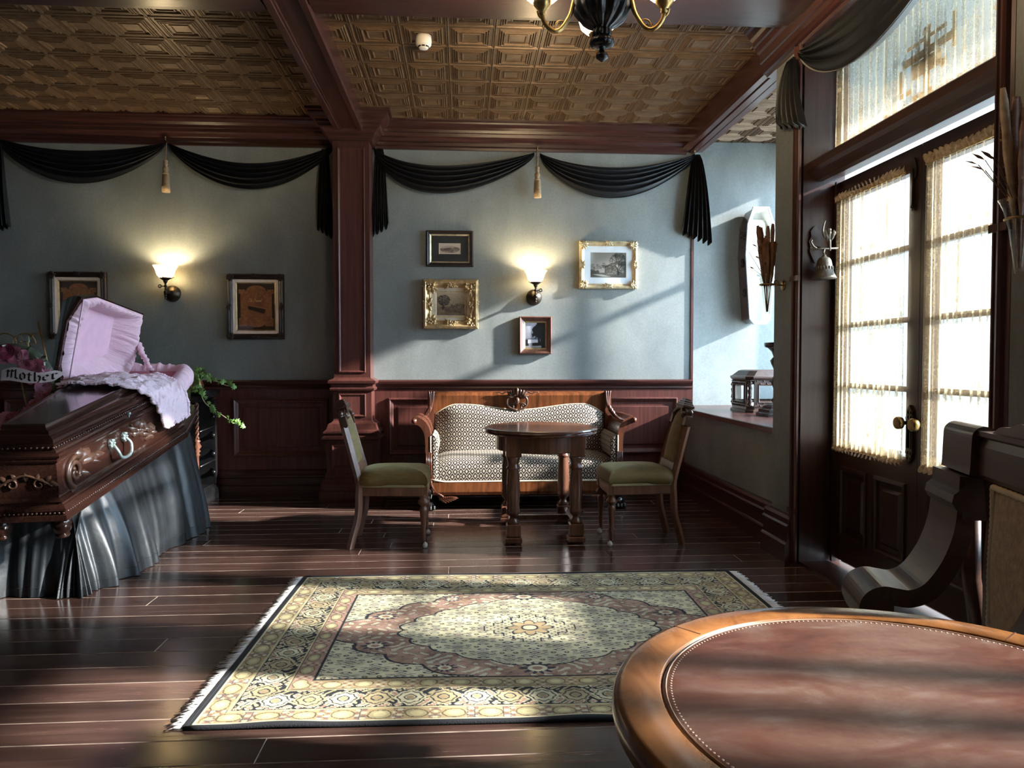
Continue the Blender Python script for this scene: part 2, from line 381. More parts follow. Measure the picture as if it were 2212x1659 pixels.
# ------------------------------------------------------------------ wainscot, dado, baseboards
for i, (a, c, pans) in enumerate(((-5.5, -1.10, [(-5.3, -4.45), (-3.95, -3.16), (-3.09, -2.185), (-2.022, -1.192)]), (-0.80, 2.095, [(-0.665, 0.60), (0.72, 1.962)]))):
    w = MB().box(a, c, WY - 0.02, WY + 0.01, 0, 0.97); wo = w.build('wainscot', M['panel_z'], wall_back)
    for (pa, pc) in pans:
        p = MB(); p.ringrect(pa, pc, 0.357, 0.872, [(0, 0), (0.004, 0.022), (0.014, 0.026), (0.022, 0.018), (0.028, 0.014), (0.036, 0.010), (0.046, 0.002), (0.080, 0.002), (0.084, 0.010), (0.090, 0.012)], WY - 0.02)
        p.build('panel', M['panel_z'], wall_back)
    da = [(0, 0.945), (0.024, 0.945), (0.030, 0.955), (0.026, 0.972), (0.036, 0.985), (0.052, 1.0), (0.056, 1.018), (0.048, 1.03), (0.0, 1.034)]
    MB().prism([(WY - 0.0 - d, z) for d, z in da], a, c, 'x').build('dado_rail', M['trim_x'], wall_back)
    ba = [(0, 0), (0.062, 0), (0.062, 0.094), (0.056, 0.102), (0.046, 0.106), (0.044, 0.165), (0.052, 0.172), (0.052, 0.19), (0.040, 0.20), (0.036, 0.225), (0.024, 0.24), (0, 0.245)]
    struct(MB().prism([(WY - d, z) for d, z in ba], a, c, 'x').build('baseboard_back' + ('' if i == 0 else '_sofa'), M['trim_x']), ['moulded baseboard under the coffin wall', 'moulded baseboard behind the sofa'][i])
bs = [(d * 0.9, z * 1.12) for d, z in ba]
struct(MB().prism([(2.03 - d, z) for d, z in bs], 4.60, WY - 0.02, 'y').build('baseboard_right', M['trim_y']), 'moulded baseboard along the alcove half wall')
struct(MB().prism([(1.96 - d, z * 1.02) for d, z in bs], 4.25, 4.61, 'y').build('baseboard_right_pier', M['trim_y']), 'moulded baseboard on the door pier')
struct(MB().prism([(1.96 - d, z * 1.02) for d, z in bs], 2.2, 2.58, 'y').prism([(2.03 - d, z) for d, z in bs], 0.15, 2.22, 'y').build('baseboard_right_near', M['trim_y']), 'moulded baseboard beside the armchair')
# corner bead, sill
struct(MB().box(2.086, 2.108, WY - 0.012, WY + 0.012, 0.77, 3.1).build('trim_11', M['trim_z']), 'thin wooden corner bead at the alcove edge')
for i, (a, c) in enumerate(((4.55, 7.03), (0.1, 2.29))):
    s = MB().prism([(1.985, 0.735), (1.985, 0.768), (1.99, 0.773), (3.34, 0.773), (3.34, 0.735)], a, min(c, WY) if i == 0 else c, 'y')
    if i == 0: s.box(2.095, 3.34, WY, 7.03, 0.735, 0.773)
    struct(s.build('trim_%d' % (12 + i), M['trim_y']), ['dark wooden sill board of the alcove', 'dark wooden sill board of the near display window'][i])

# ------------------------------------------------------------------ bay windows (beyond the half walls)
def bay(name, y0, y1, label, ts=(0.36, 0.68), zt=3.0):
    f = MB(); X = 3.30; zb = zt - 0.55
    f.box(X, X + 0.07, y0, y1, 0.70, 0.90).box(X, X + 0.07, y0, y1, zt, zt + 0.12)
    f.box(X, X + 0.07, y0, y0 + 0.09, 0.9, zt).box(X, X + 0.07, y1 - 0.09, y1, 0.9, zt)
    o = struct(f.build(name, M['door_z']), label)
    for t in ts:
        MB().box(X + 0.01, X + 0.06, y0 + (y1 - y0) * t - 0.03, y0 + (y1 - y0) * t + 0.03, 0.9, zt).build('mullion', M['door_z'], o)
    MB().box(X + 0.012, X + 0.058, y0 + 0.09, y1 - 0.09, zb - 0.03, zb + 0.03).build('transom_bar', M['door_y'], o)
    for (a, c) in zip((0,) + ts, ts + (1,)):
        ya = y0 + (y1 - y0) * a + 0.03; yc = y0 + (y1 - y0) * c - 0.03
        for (za, zc) in ((0.9, zb - 0.03), (zb + 0.03, zt)):
            MB().box(X + 0.03, X + 0.035, ya, yc, za, zc).build('pane', M['glass'], o)
    return o
bay('window_2', 4.56, 7.03, 'tall alcove display window')
bay('window_3', 0.15, 2.28, 'unseen near display window with a lowered head', (0.094, 0.169, 0.58), 2.08)  # out of view: low head limits skylight, paired bars placed to stripe the table
# ------------------------------------------------------------------ double door, frame and transom
M['brass'] = metal('aged_brass', (0.34, 0.24, 0.10), 0.38, 0.2)
M['dark_bronze'] = plain('dark_bronze', (0.040, 0.030, 0.021), 0.38, 0.6, 0.3, 25, 0.2, 80)
fr = MB()
fr.box(1.985, 2.235, 4.235, 4.29, 0, 3.05).box(1.985, 2.235, 2.55, 2.605, 0, 3.05)       # jambs
fr.box(2.03, 2.235, 2.605, 4.235, 2.98, 3.04)
door_frame = struct(fr.build('trim_14', M['door_z']), 'deep mahogany jambs of the double door')
cs = [(0, 0), (0.0, 0.012), (0.006, 0.018), (0.014, 0.018), (0.018, 0.010), (0.030, 0.010), (0.036, 0.024), (0.050, 0.028), (0.060, 0.020), (0.066, 0.006), (0.085, 0.004), (0.085, 0)]
for k, (yy_, sgn) in enumerate(((4.215, 1), (2.625, -1))):
    MB().prism([(1.962 - hh, yy_ + sgn * d) for d, hh in cs], 0, 3.03, 'z').build('casing', M['trim_z'], door_frame)
    for z_ in (0.30, 1.67):
        MB().box(1.936, 1.962, yy_ - 0.004 if sgn > 0 else yy_ - 0.086, yy_ + 0.086 if sgn > 0 else yy_ + 0.004, z_, z_ + 0.03).build('casing_block', M['trim_z'], door_frame)
tb = [(2.235, 2.285), (2.13, 2.285), (2.115, 2.262), (2.10, 2.250), (2.06, 2.252), (2.03, 2.275), (2.015, 2.285), (2.0, 2.305), (2.0, 2.345), (2.02, 2.36), (2.10, 2.365), (2.16, 2.39), (2.235, 2.39)]
MB().prism(tb, 2.605, 4.235, 'y').build('transom_bar', M['door_y'], door_frame)
MB().box(1.985, 2.235, 2.605, 4.235, -0.01, 0.014).build('threshold', M['door_y'], door_frame)
for ya in (4.215, 2.615):
    MB().box(2.165, 2.19, ya - (0.018 if ya > 3 else 0), ya + (0.018 if ya < 3 else 0.0) + 0.002, 0.02, 2.24).build('door_stop', M['door_z'], door_frame)

def leaf(name, y0, y1, label, side):
    X0, X1 = 2.19, 2.232
    s = MB(); s.box(X0, X1, y0, y0 + 0.095, 0.042, 2.238).box(X0, X1, y1 - 0.095, y1, 0.042, 2.238)
    o = struct(s.build(name, M['door_z']), label)
    ya, yb = y0 + 0.095, y1 - 0.095
    MB().box(X0, X1, ya, yb, 2.12, 2.238).build('rail', M['door_y'], o)
    MB().box(X0, X1, ya, yb, 0.58, 0.725).build('rail', M['door_y'], o)
    MB().box(X0, X1, ya, yb, 0.042, 0.19).build('rail', M['door_y'], o)
    ym = (ya + yb) / 2
    MB().box(X0, X1, ym - 0.045, ym + 0.045, 0.19, 0.58).build('stile', M['door_z'], o)
    for (a, c) in ((ya, ym - 0.045), (ym + 0.045, yb)):
        p = MB(); MM = Matrix(((0, 1, 0, X0 + 0.018), (-1, 0, 0, 0), (0, 0, 1, 0), (0, 0, 0, 1)))
        p.ringrect(-c, -a, 0.19, 0.58, [(-0.012, 0.018), (-0.010, 0.028), (0.006, 0.030), (0.014, 0.022), (0.020, 0.008), (0.045, 0.006), (0.055, 0.014), (0.060, 0.016)], M=MM)
        p.box(X0 + 0.015, X1 - 0.008, a, c, 0.19, 0.58)
        p.build('panel', M['door_z'], o)
    zs = [0.725, 1.06, 1.405, 1.76, 2.12]
    for i in range(4):
        MB().box(2.206, 2.210, ya, yb, zs[i] + 0.012, zs[i + 1] - 0.012).build('pane', M['glass'], o)
        if i: MB().box(2.196, 2.226, ya, yb, zs[i] - 0.014, zs[i] + 0.014).build('muntin', M['door_y'], o)
    # ornate lock plate, knob, flush bolt on the meeting stile
    yp = y0 + 0.05 if side > 0 else y1 - 0.065
    pl = MB(); outline = [(0.0, 0.70), (0.010, 0.712), (0.024, 0.72), (0.018, 0.735), (0.030, 0.75), (0.026, 0.765), (0.026, 0.905), (0.031, 0.92), (0.022, 0.94), (0.028, 0.955), (0.014, 0.965), (0.0, 0.985)]
    poly = [(yp + a, z) for a, z in outline] + [(yp - a, z) for a, z in outline[-2:0:-1]]
    pl.prism(poly, 2.178, 2.191, 'x')
    for z in (0.725, 0.75, 0.925, 0.95):
        for q in (-1, 1): pl.ball((2.178, yp + q * 0.012, z), 0.009, 6, 5, sc=(0.5, 1, 1.2))
    pl.ringrect(-yp - 0.016, -yp + 0.016, 0.77, 0.90, [(0, 0), (0, 0.004), (0.004, 0.004), (0.006, 0)], M=Matrix(((0, 1, 0, 2.178), (-1, 0, 0, 0), (0, 0, 1, 0), (0, 0, 0, 1))))
    pl.build('lock_plate', M['dark_bronze'], o)
    kn = MB(); kn.lathe([(0.010, 0), (0.010, 0.028), (0.014, 0.034), (0.028, 0.038), (0.031, 0.046), (0.031, 0.060), (0.027, 0.066), (0.020, 0.068)], 18, M=T(2.178, yp, 0.898) @ RY(-pi / 2))
    kn.build('knob', M['brass'], o)
    bo = MB(); bo.prism([(yp - 0.012, 1.93), (yp + 0.012, 1.93), (yp + 0.016, 1.945), (yp + 0.016, 1.965), (yp + 0.005, 1.97), (yp + 0.005, 2.08), (yp + 0.02, 2.09), (yp + 0.024, 2.13), (yp + 0.012, 2.17), (yp, 2.185), (yp - 0.012, 2.17), (yp - 0.024, 2.13), (yp - 0.02, 2.09), (yp - 0.005, 2.08), (yp - 0.005, 1.97), (yp - 0.016, 1.965), (yp - 0.016, 1.945)], 2.180, 2.191, 'x')
    bo.ball((2.176, yp, 1.948), 0.010, 8, 6).tube([(2.176, yp, 1.95), (2.176, yp, 2.13)], 0.004)
    bo.build('flush_bolt', M['dark_bronze'], o)
    return o
leaf('door_1', 3.432, 4.234, 'dark wooden glazed door leaf beside the hanging bell', 1)
leaf('door_2', 2.606, 3.428, 'dark wooden glazed door leaf behind the armchair', -1)
# transom light
s = MB(); s.box(2.19, 2.232, 2.606, 4.234, 2.39, 2.43).box(2.19, 2.232, 2.606, 4.234, 2.965, 2.985)
s.box(2.19, 2.232, 2.606, 2.65, 2.43, 2.965).box(2.19, 2.232, 4.19, 4.234, 2.43, 2.965)
tw = struct(s.build('window_1', M['door_y']), 'transom window over the double door')
MB().box(2.208, 2.212, 2.65, 4.19, 2.43, 2.965).build('pane', M['glass'], tw)
# the gilt sign painted on the outside of the transom glass (seen in reverse)
M['gilt_sign'] = plain('gilt_sign_paint', (0.42, 0.22, 0.06), 0.5)
sg = MB()
for (a, c, z0_, z1_) in ((3.42, 3.47, 2.47, 2.80), (3.26, 3.64, 2.66, 2.70), (3.30, 3.60, 2.735, 2.755), (3.34, 3.56, 2.58, 2.655), (3.56, 3.66, 2.52, 2.545), (3.40, 3.55, 2.47, 2.50), (3.64, 3.67, 2.55, 2.66), (3.23, 3.26, 2.62, 2.78), (3.30, 3.34, 2.56, 2.60)):
    sg.box(2.2125, 2.2145, a, c, z0_, z1_)
sg.build('sign_lettering', M['gilt_sign'], tw)

# ------------------------------------------------------------------ lace curtains
def lace_mat():
    m, nt, b = nmat('cream_lace'); nt.nodes.remove(b); out = nt.nodes['Material Output']
    v = coords(nt, (1, 1, 1), 'UV')
    fold = N(nt, 'ShaderNodeTexNoise', Scale=1.0, Detail=4.0, Roughness=0.65); nt.links.new(coords(nt, (34, 1.1, 1), 'UV'), fold.inputs['Vector'])
    fine = N(nt, 'ShaderNodeTexNoise', Scale=75.0, Detail=4.0, Roughness=0.75); nt.links.new(v, fine.inputs['Vector'])
    vo = N(nt, 'ShaderNodeTexVoronoi', Scale=9.0); nt.links.new(v, vo.inputs['Vector'])
    def mth(op, a, c, d=None):
        n = N(nt, 'ShaderNodeMath', operation=op)
        for i, x in enumerate((a, c, d)):
            if x is None: continue
            if isinstance(x, (int, float)): n.inputs[i].default_value = x
            else: nt.links.new(x, n.inputs[i])
        return n.outputs[0]
    sprig = mth('LESS_THAN', mth('ADD', vo.outputs['Distance'], mth('MULTIPLY', fine.outputs['Fac'], 0.42)), 0.34)   # scattered woven sprigs
    t = mth('ADD', mth('MULTIPLY', fold.outputs['Fac'], 1.0), mth('MULTIPLY', fine.outputs['Fac'], 0.55))
    t = mth('ADD', t, mth('MULTIPLY', sprig, 0.16))
    dens = N(nt, 'ShaderNodeMapRange'); dens.inputs['From Min'].default_value = 0.80; dens.inputs['From Max'].default_value = 0.97
    dens.inputs['To Min'].default_value = 0.38; dens.inputs['To Max'].default_value = 0.995; nt.links.new(t, dens.inputs['Value'])
    tr = N(nt, 'ShaderNodeBsdfTransparent')
    tl = N(nt, 'ShaderNodeBsdfTranslucent'); tl.inputs['Color'].default_value = (0.86, 0.68, 0.42, 1)
    df = N(nt, 'ShaderNodeBsdfDiffuse'); df.inputs['Color'].default_value = (0.55, 0.45, 0.30, 1)
    m1 = N(nt, 'ShaderNodeMixShader'); m1.inputs[0].default_value = 0.91
    nt.links.new(tl.outputs[0], m1.inputs[1]); nt.links.new(df.outputs[0], m1.inputs[2])
    m2 = N(nt, 'ShaderNodeMixShader'); nt.links.new(dens.outputs[0], m2.inputs[0])
    nt.links.new(tr.outputs[0], m2.inputs[1]); nt.links.new(m1.outputs[0], m2.inputs[2])
    nt.links.new(m2.outputs[0], out.inputs['Surface']); return m
M['lace'] = lace_mat()
def curtain(label, X, y0, y1, z0, z1, nf, head=True):
    rnd = random.Random(int(y0 * 100) + int(z0 * 31)); ph = [rnd.uniform(0, 6.28) for _ in range(6)]
    def off(u): return 0.010 * sin(2 * pi * nf * u + 1.2 * sin(2 * pi * 3.3 * u + ph[0])) + 0.004 * sin(2 * pi * nf * 2.3 * u + ph[1])
    L = (y1 - y0) * 1.7
    root = thing('lace_curtain', label, 'curtain', (X, (y0 + y1) / 2, z0), group='cream lace curtains on the street door')
    c = MB(); cy = (y0 + y1) / 2
    c.grid(lambda u, v: (off(u) * (0.65 + 0.5 * v), (y0 + (y1 - y0) * u) - cy, (z1 - z0) * (1 - v)), 150, 10, uvfn=lambda u, v: (u * L, v * (z1 - z0)))
    c.build('cloth', M['lace'], root)
    def ruffle(z, hgt, sgn):
        r = MB()
        def fn(u, v):
            w = sin(2 * pi * nf * 1.4 * u + ph[2] + sin(9 * u)) ; w2 = cos(2 * pi * nf * 1.4 * u + ph[3])
            return (-0.006 - 0.020 * v * (0.4 + 0.6 * w), (y0 + (y1 - y0) * u) - cy + 0.006 * w2 * v, z - z0 + sgn * hgt * v * (0.75 + 0.35 * w2))
        r.grid(fn, 130, 4, uvfn=lambda u, v: (u * L, v * hgt * 2 + 3.0)); r.build('ruffle', M['lace_edge'], root)
    ruffle(z0 + 0.012, 0.035, -1)
    if head:
        ruffle(z1 - 0.02, 0.042, 1)
        MB().tube([(0, y0 - cy - 0.01, z1 - z0 - 0.018), (0, y1 - cy + 0.01, z1 - z0 - 0.018)], 0.006).build('rod', M['brass'], root)
        # stitched casing just under the ruffle
    g = MB(); g.grid(lambda u, v: (off(u) * 0.8 - 0.003, (y0 + (y1 - y0) * u) - cy, 0.055 - 0.05 * v), 150, 2, uvfn=lambda u, v: (u * L, 5 + v * 0.05)); g.build('hem', M['lace'], root)
    return root
def lace_edge():
    m, nt, b = nmat('cream_lace_edge'); nt.nodes.remove(b); out = nt.nodes['Material Output']
    tl = N(nt, 'ShaderNodeBsdfTranslucent'); tl.inputs['Color'].default_value = (0.66, 0.46, 0.26, 1)
    df = N(nt, 'ShaderNodeBsdfDiffuse'); no = N(nt, 'ShaderNodeTexNoise', Scale=60.0); nt.links.new(coords(nt), no.inputs['Vector'])
    nt.links.new(ramp(nt, no.outputs['Fac'], [(0.3, (0.35, 0.24, 0.15)), (0.7, (0.66, 0.53, 0.36))]), df.inputs['Color'])
    m1 = N(nt, 'ShaderNodeMixShader'); m1.inputs[0].default_value = 0.88
    nt.links.new(tl.outputs[0], m1.inputs[1]); nt.links.new(df.outputs[0], m1.inputs[2]); nt.links.new(m1.outputs[0], out.inputs['Surface']); return m
M['lace_edge'] = lace_edge()
curtain('cream lace curtain on the door leaf beside the hanging bell', 2.165, 3.525, 4.195, 0.70, 2.14, 13)
curtain('cream lace curtain on the door leaf behind the armchair', 2.165, 2.66, 3.352, 0.70, 2.14, 13)
curtain('wide cream lace curtain across the transom above the doors', 2.165, 2.63, 4.21, 2.40, 2.97, 26)
# ------------------------------------------------------------------ coffin on its draped bier
M['coffin'] = wood('polished_coffin_mahogany', (0.024, 0.010, 0.007), (0.050, 0.019, 0.013), 0.22, 'y', 70, 2.5, coat=0.4, bmp=0.01)
M['coffin_dark'] = wood('polished_coffin_lid', (0.020, 0.008, 0.006), (0.040, 0.015, 0.011), 0.20, 'y', 70, 2.5, coat=0.5, bmp=0.01)
M['carving'] = wood('carved_walnut', (0.030, 0.014, 0.009), (0.10, 0.05, 0.032), 0.30, 'z', 30, 6)
M['verdigris'] = plain('pale_verdigris_metal', (0.42, 0.50, 0.48), 0.45, 0.6, 0.3, 40, 0.3)
def ruche(name, c, su, sv, strength=0.9, src='UV', dark=0.72):
    m, nt, b = nmat(name)
    n1 = N(nt, 'ShaderNodeTexNoise', Scale=1.0, Detail=3.0, Roughness=0.6, Distortion=1.2); nt.links.new(coords(nt, (su, sv, 1), src), n1.inputs['Vector'])
    nt.links.new(ramp(nt, n1.outputs['Fac'], [(0.35, tuple(x * dark for x in c)), (0.6, c)]), b.inputs['Base Color'])  # hollows of the gathers tinted darker: their shade painted into the pink
    b.inputs['Roughness'].default_value = 0.55; b.inputs['Sheen Weight'].default_value = 0.25
    bump(nt, b, n1.outputs['Fac'], strength, 0.02); return m
PINK = (0.86, 0.57, 0.67)
M['ruche'] = ruche('ruched_pink_satin', PINK, 120, 12, 0.5, dark=0.85)
M['throw'] = ruche('shirred_pink_throw', (0.87, 0.66, 0.75), 90, 60, 0.5, dark=0.85)
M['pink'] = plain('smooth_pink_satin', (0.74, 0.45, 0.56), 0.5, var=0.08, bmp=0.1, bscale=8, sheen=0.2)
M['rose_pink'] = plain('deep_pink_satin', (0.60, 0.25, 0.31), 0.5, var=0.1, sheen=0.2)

_rs = np.random.RandomState(12); _pt = _rs.rand(512) * 2 - 1
def pleat(a, c=0.0):
    # irregular gathered pleats: smooth 1-D noise drifting slowly with c
    def n1(x):
        i = math.floor(x); f = x - i; f = f * f * (3 - 2 * f); return _pt[i % 512] * (1 - f) + _pt[(i + 1) % 512] * f
    ci = math.floor(c); cf = c - ci
    return (n1(a + 17.3 * ci) * (1 - cf) + n1(a + 17.3 * (ci + 1)) * cf) * 1.6
Z0C = 0.424; TILT = 0.158; HEAD = 0.118
coffin = thing('coffin', 'open mahogany coffin with ruched pink lining on a black draped bier', 'coffin', (-2.119, 3.75, Z0C), (TILT, 0, HEAD))
LS, LH, LJ = 1.55, 2.14, 1.25
def hb(l): return 0.142 + (0.335 - 0.142) * l / LS if l <= LS else 0.335 + (0.275 - 0.335) * (l - LS) / (LH - LS)
def outline(d, w, l0=0.0):
    return [(-hb(l0) - d, l0 - d, w), (hb(l0) + d, l0 - d, w), (hb(LS) + d, LS, w), (hb(LH) + d * 0.6, LH + d, w), (-hb(LH) - d * 0.6, LH + d, w), (-hb(LS) - d, LS, w)]
b_ = MB(); b_.loft([outline(d, w) for d, w in [(0.03, 0.096), (0.012, 0.100), (0.0, 0.108), (0.0, 0.282), (0.006, 0.287), (0.010, 0.297), (0.010, 0.31), (-0.022, 0.31), (-0.022, 0.06)]], cap0=False)
b_.build('body', M['coffin'], coffin)
b_ = MB(); b_.loft([outline(d, w) for d, w in [(-0.03, 0.0), (0.040, 0.0), (0.042, 0.004), (0.042, 0.030), (0.036, 0.034), (0.036, 0.050), (0.042, 0.054), (0.040, 0.066), (0.030, 0.078), (0.022, 0.082), (0.020, 0.090), (0.008, 0.098), (-0.01, 0.100)]])
b_.build('base_moulding', M['coffin'], coffin)
# foot lid
def lidloop(d, w, k=1.0):
    bj = hb(LJ); a = 0.0; far = d * (2.0 if d < -0.03 else 1.0)
    return [(-hb(0) - d, -d * 0.7, w), (hb(0) + d, -d * 0.7, w), (bj + far, LJ, w), (-bj - far, LJ, w)]
lp = [(0.0, 0.305), (0.020, 0.311), (0.024, 0.322), (0.018, 0.330), (0.006, 0.334), (0.004, 0.345), (-0.002, 0.350), (-0.004, 0.374), (-0.010, 0.378), (-0.006, 0.384), (-0.008, 0.398), (-0.018, 0.412), (-0.026, 0.416), (-0.030, 0.424), (-0.030, 0.436), (-0.042, 0.446), (-0.044, 0.452), (-0.046, 0.466), (-0.049, 0.473), (-0.056, 0.473), (-0.060, 0.467)]
MB().loft([lidloop(d, w) for d, w in lp]).build('foot_lid', M['coffin_dark'], coffin)
# bead rows
bd = MB()
for side in (-1, 1):
    for i in range(52):
        l = 0.01 + i * 0.0236; bd.ball((side * (hb(l) - 0.001), l, 0.362), 0.0085, 6, 5)
for i in range(12): bd.ball((-0.137 + i * 0.025, -0.004, 0.362), 0.0085, 6, 5)
for side in (-1, 1):
    for i in range(76):
        l = 0.0 + i * 0.0204; bd.ball((side * (hb(l) + 0.036), l, 0.042), 0.0075, 6, 5, sc=(1, 1.5, 1))
    for i in range(28):
        l = LS + 0.01 + i * 0.0204; bd.ball((side * (hb(l) + 0.034), l, 0.042), 0.0075, 6, 5, sc=(1, 1.5, 1))
for i in range(18): bd.ball((-0.17 + i * 0.02, -0.037, 0.042), 0.0075, 6, 5)
bd.build('beading', M['coffin'], coffin)['kind'] = 'stuff'
# carved ornaments on the long side: local frame a (along), h (up), out
ang = math.atan2(0.193, 1.55)
def side_M(a, h, out=0.0):
    ex = Vector((sin(ang), cos(ang), 0)); ez = Vector((0, 0, 1)); ny = Vector((cos(ang), -sin(ang), 0))
    o = Vector((0.142, 0, 0)) + ex * a + ez * h + ny * out
    return Matrix(((ex.x, -ny.x, 0, o.x), (ex.y, -ny.y, 0, o.y), (0, 0, 1, o.z), (0, 0, 0, 1)))
def leafy(mb, pts, r0, r1, Mx, n=6):
    pp = smooth_path([(a, -0.006, h) for a, h in pts], 6); k = len(pp)
    mb.tube(pp, [r0 + (r1 - r0) * i / (k - 1) for i in range(k)], n, M=Mx)
def leaf_shape(mb, a, h, ang_, L, w_, Mx, t=0.008):
    c, s_ = cos(ang_), sin(ang_); P = lambda x, y, z: (a + x * c - y * s_, -z, h + x * s_ + y * c)
    mb.add([P(0, 0, 0), P(L * .35, w_, 0), P(L * .75, w_ * .7, 0), P(L, 0, t * .5), P(L * .75, -w_ * .7, 0), P(L * .35, -w_, 0), P(L * .35, 0, t * 1.5), P(L * .75, 0, t * 1.3)],
           [(0, 1, 6), (1, 2, 7, 6), (2, 3, 7), (3, 4, 7), (4, 5, 6, 7), (5, 0, 6)], True, Mx)
o1 = MB(); Mx = side_M(0.18, 0.195)
leafy(o1, [(x - 0.03, h - 0.005) for x, h in spiral(0, 0, 0.072, 0.014, radians(250), -1.35, 20)], 0.016, 0.009, Mx)
leafy(o1, [(-0.085, -0.05), (-0.105, 0.0), (-0.075, 0.055), (-0.02, 0.075), (0.03, 0.06)], 0.010, 0.014, Mx)
for (a, h, an, L, w_) in ((0.0, 0.05, 1.0, 0.06, 0.018), (0.03, 0.03, 0.6, 0.09, 0.02), (0.06, 0.01, 0.25, 0.11, 0.018), (0.10, 0.015, 0.05, 0.10, 0.015), (0.16, 0.012, 0.25, 0.07, 0.014), (0.04, -0.02, -0.6, 0.06, 0.014), (0.15, 0.005, -0.4, 0.06, 0.012), (0.20, 0.02, 0.0, 0.05, 0.014)): leaf_shape(o1, a, h, an, L * 1.15, w_ * 1.35, Mx, 0.022)
for (a, h) in ((-0.03, -0.005), (0.0, -0.03), (-0.05, 0.02), (0.22, 0.02)): o1.ball((a, -0.010, h), 0.012, 7, 5, M=Mx)
o1.build('scroll_carving', M['carving'], coffin)
o2 = MB(); Mx = side_M(0.93, 0.205)
leafy(o2, [(-0.13, 0.075), (-0.09, 0.03), (-0.03, 0.01), (0.05, -0.005), (0.13, -0.05)], 0.006, 0.005, Mx)
for i in range(16):
    a = -0.13 + 0.27 * i / 15; h_ = 0.06 - 0.11 * i / 15; leaf_shape(o2, a, h_, random.uniform(-2.2, 1.2), random.uniform(0.045, 0.075), 0.018, Mx, 0.022)
for (a, h) in ((-0.04, 0.02), (0.02, 0.0), (0.07, -0.01)): o2.ball((a, -0.012, h), 0.014, 7, 5, M=Mx)
o2.build('leaf_carving', M['carving'], coffin)
Mx = side_M(0.615, 0.222)
for q in (-0.078, 0.078):
    hd = MB()
    hd.ball((q, -0.008, 0.012), 0.026, 10, 6, M=Mx, sc=(1, 0.6, 1.15))
    for k in range(7): hd.ball((q + 0.02 * cos(k * 0.9), -0.018, 0.012 + 0.022 * sin(k * 0.9)), 0.009, 6, 5, M=Mx)
    hd.build('handle_rosette', M['verdigris'], coffin)
hn = MB(); hn.tube(smooth_path([(-0.078, -0.020, 0.008), (-0.082, -0.045, -0.025), (-0.060, -0.055, -0.070), (0, -0.058, -0.082), (0.060, -0.055, -0.070), (0.082, -0.045, -0.025), (0.078, -0.020, 0.008)], 6), 0.0095, 8, M=Mx)
hn.build('handle', M['verdigris'], coffin)
cl = MB(); Mx = side_M(0.775, 0.352); cl.ball((0, -0.012, 0), 0.010, 8, 6, M=Mx); cl.box(-0.006, 0.006, -0.012, 0.004, -0.022, 0.0, M=Mx); cl.build('lid_catch', M['verdigris'], coffin)
# second handle close to the shoulder, half under the throw
h2 = MB(); Mx = side_M(1.44, 0.222)
h2.ball((0.05, -0.008, -0.01), 0.024, 10, 6, M=Mx, sc=(1, 0.6, 1.1)); h2.ball((-0.09, -0.008, -0.01), 0.024, 10, 6, M=Mx, sc=(1, 0.6, 1.1))
h2.tube(smooth_path([(-0.09, -0.02, -0.015), (-0.07, -0.04, -0.05), (-0.02, -0.045, -0.06), (0.03, -0.04, -0.05), (0.05, -0.02, -0.015)], 6), 0.008, 8, M=Mx); h2.build('handle', M['verdigris'], coffin)
e1 = MB(); Mx = T(0, 0, 0.19)
leafy(e1, [(-0.12, -0.02), (-0.07, 0.01), (0, 0.035), (0.07, 0.01), (0.12, -0.02)], 0.006, 0.006, Mx)
for (a, an) in ((-0.08, 2.4), (-0.04, 2.0), (0, 1.57), (0.04, 1.1), (0.08, 0.7), (-0.1, 3.6), (0.1, -0.4)): leaf_shape(e1, a, 0.0, an, 0.05, 0.014, Mx)
for q in (-1, 1): leafy(e1, [(q * (0.06 + x), h - 0.01) for x, h in spiral(0, 0, 0.03, 0.008, 0, 1.2, 12)], 0.006, 0.004, Mx)
e1.build('end_carving', M['carving'], coffin)
for (x_, y_) in ((-0.135, 0.02), (0.135, 0.02)):
    ft = MB(); ft.lathe([(0.02, -0.105), (0.030, -0.100), (0.034, -0.088), (0.026, -0.078), (0.038, -0.070), (0.046, -0.045), (0.048, -0.028), (0.042, -0.008), (0.036, 0.002)], 32, M=T(x_, y_, 0), flute=16, fd=0.10); ft.build('bun_foot', M['coffin'], coffin)
# pink lining: padded roll round the head end, smooth well inside
def rollpath(d, w): return [(hb(1.44) + d - .01, 1.44, w - .02), (hb(1.48) + d, 1.48, w), (hb(LS) + d, LS + .02, w), (hb(1.85) + d, 1.85, w), (hb(2.02) + d - 0.01, 2.03, w), (hb(LH) + d - 0.06, LH + d * 0.5, w), (0, LH + d + 0.005, w), (-hb(LH) - d + 0.06, LH + d * 0.5, w), (-hb(2.02) - d + 0.01, 2.03, w), (-hb(1.85) - d, 1.85, w), (-hb(LS) - d, LS, w), (-hb(1.40) - d, 1.40, w), (-hb(1.22) - d, 1.22, w)]
rp = smooth_path(rollpath(-0.012, 0.352), 6); nr = len(rp); rl = MB()
def rollfn(u, v):
    i = u * (nr - 1); k = min(int(i), nr - 2); P = rp[k].lerp(rp[k + 1], i - k); t = (rp[min(k + 2, nr - 1)] - rp[max(k - 1, 0)]).normalized()
    o = t.cross(Vector((0, 0, 1))).normalized(); a = 2 * pi * v
    rr = 0.064 + 0.0075 * pleat(u * 112, 1.5 + 1.2 * sin(a) + u * 6)
    return P + o * (rr * 0.86 * cos(a)) + Vector((0, 0, rr * 1.12 * sin(a)))
rl.grid(rollfn, 760, 18, uvfn=lambda u, v: (u * 2.4, v * 0.4)); rl.build('lining_roll', M['ruche'], coffin)
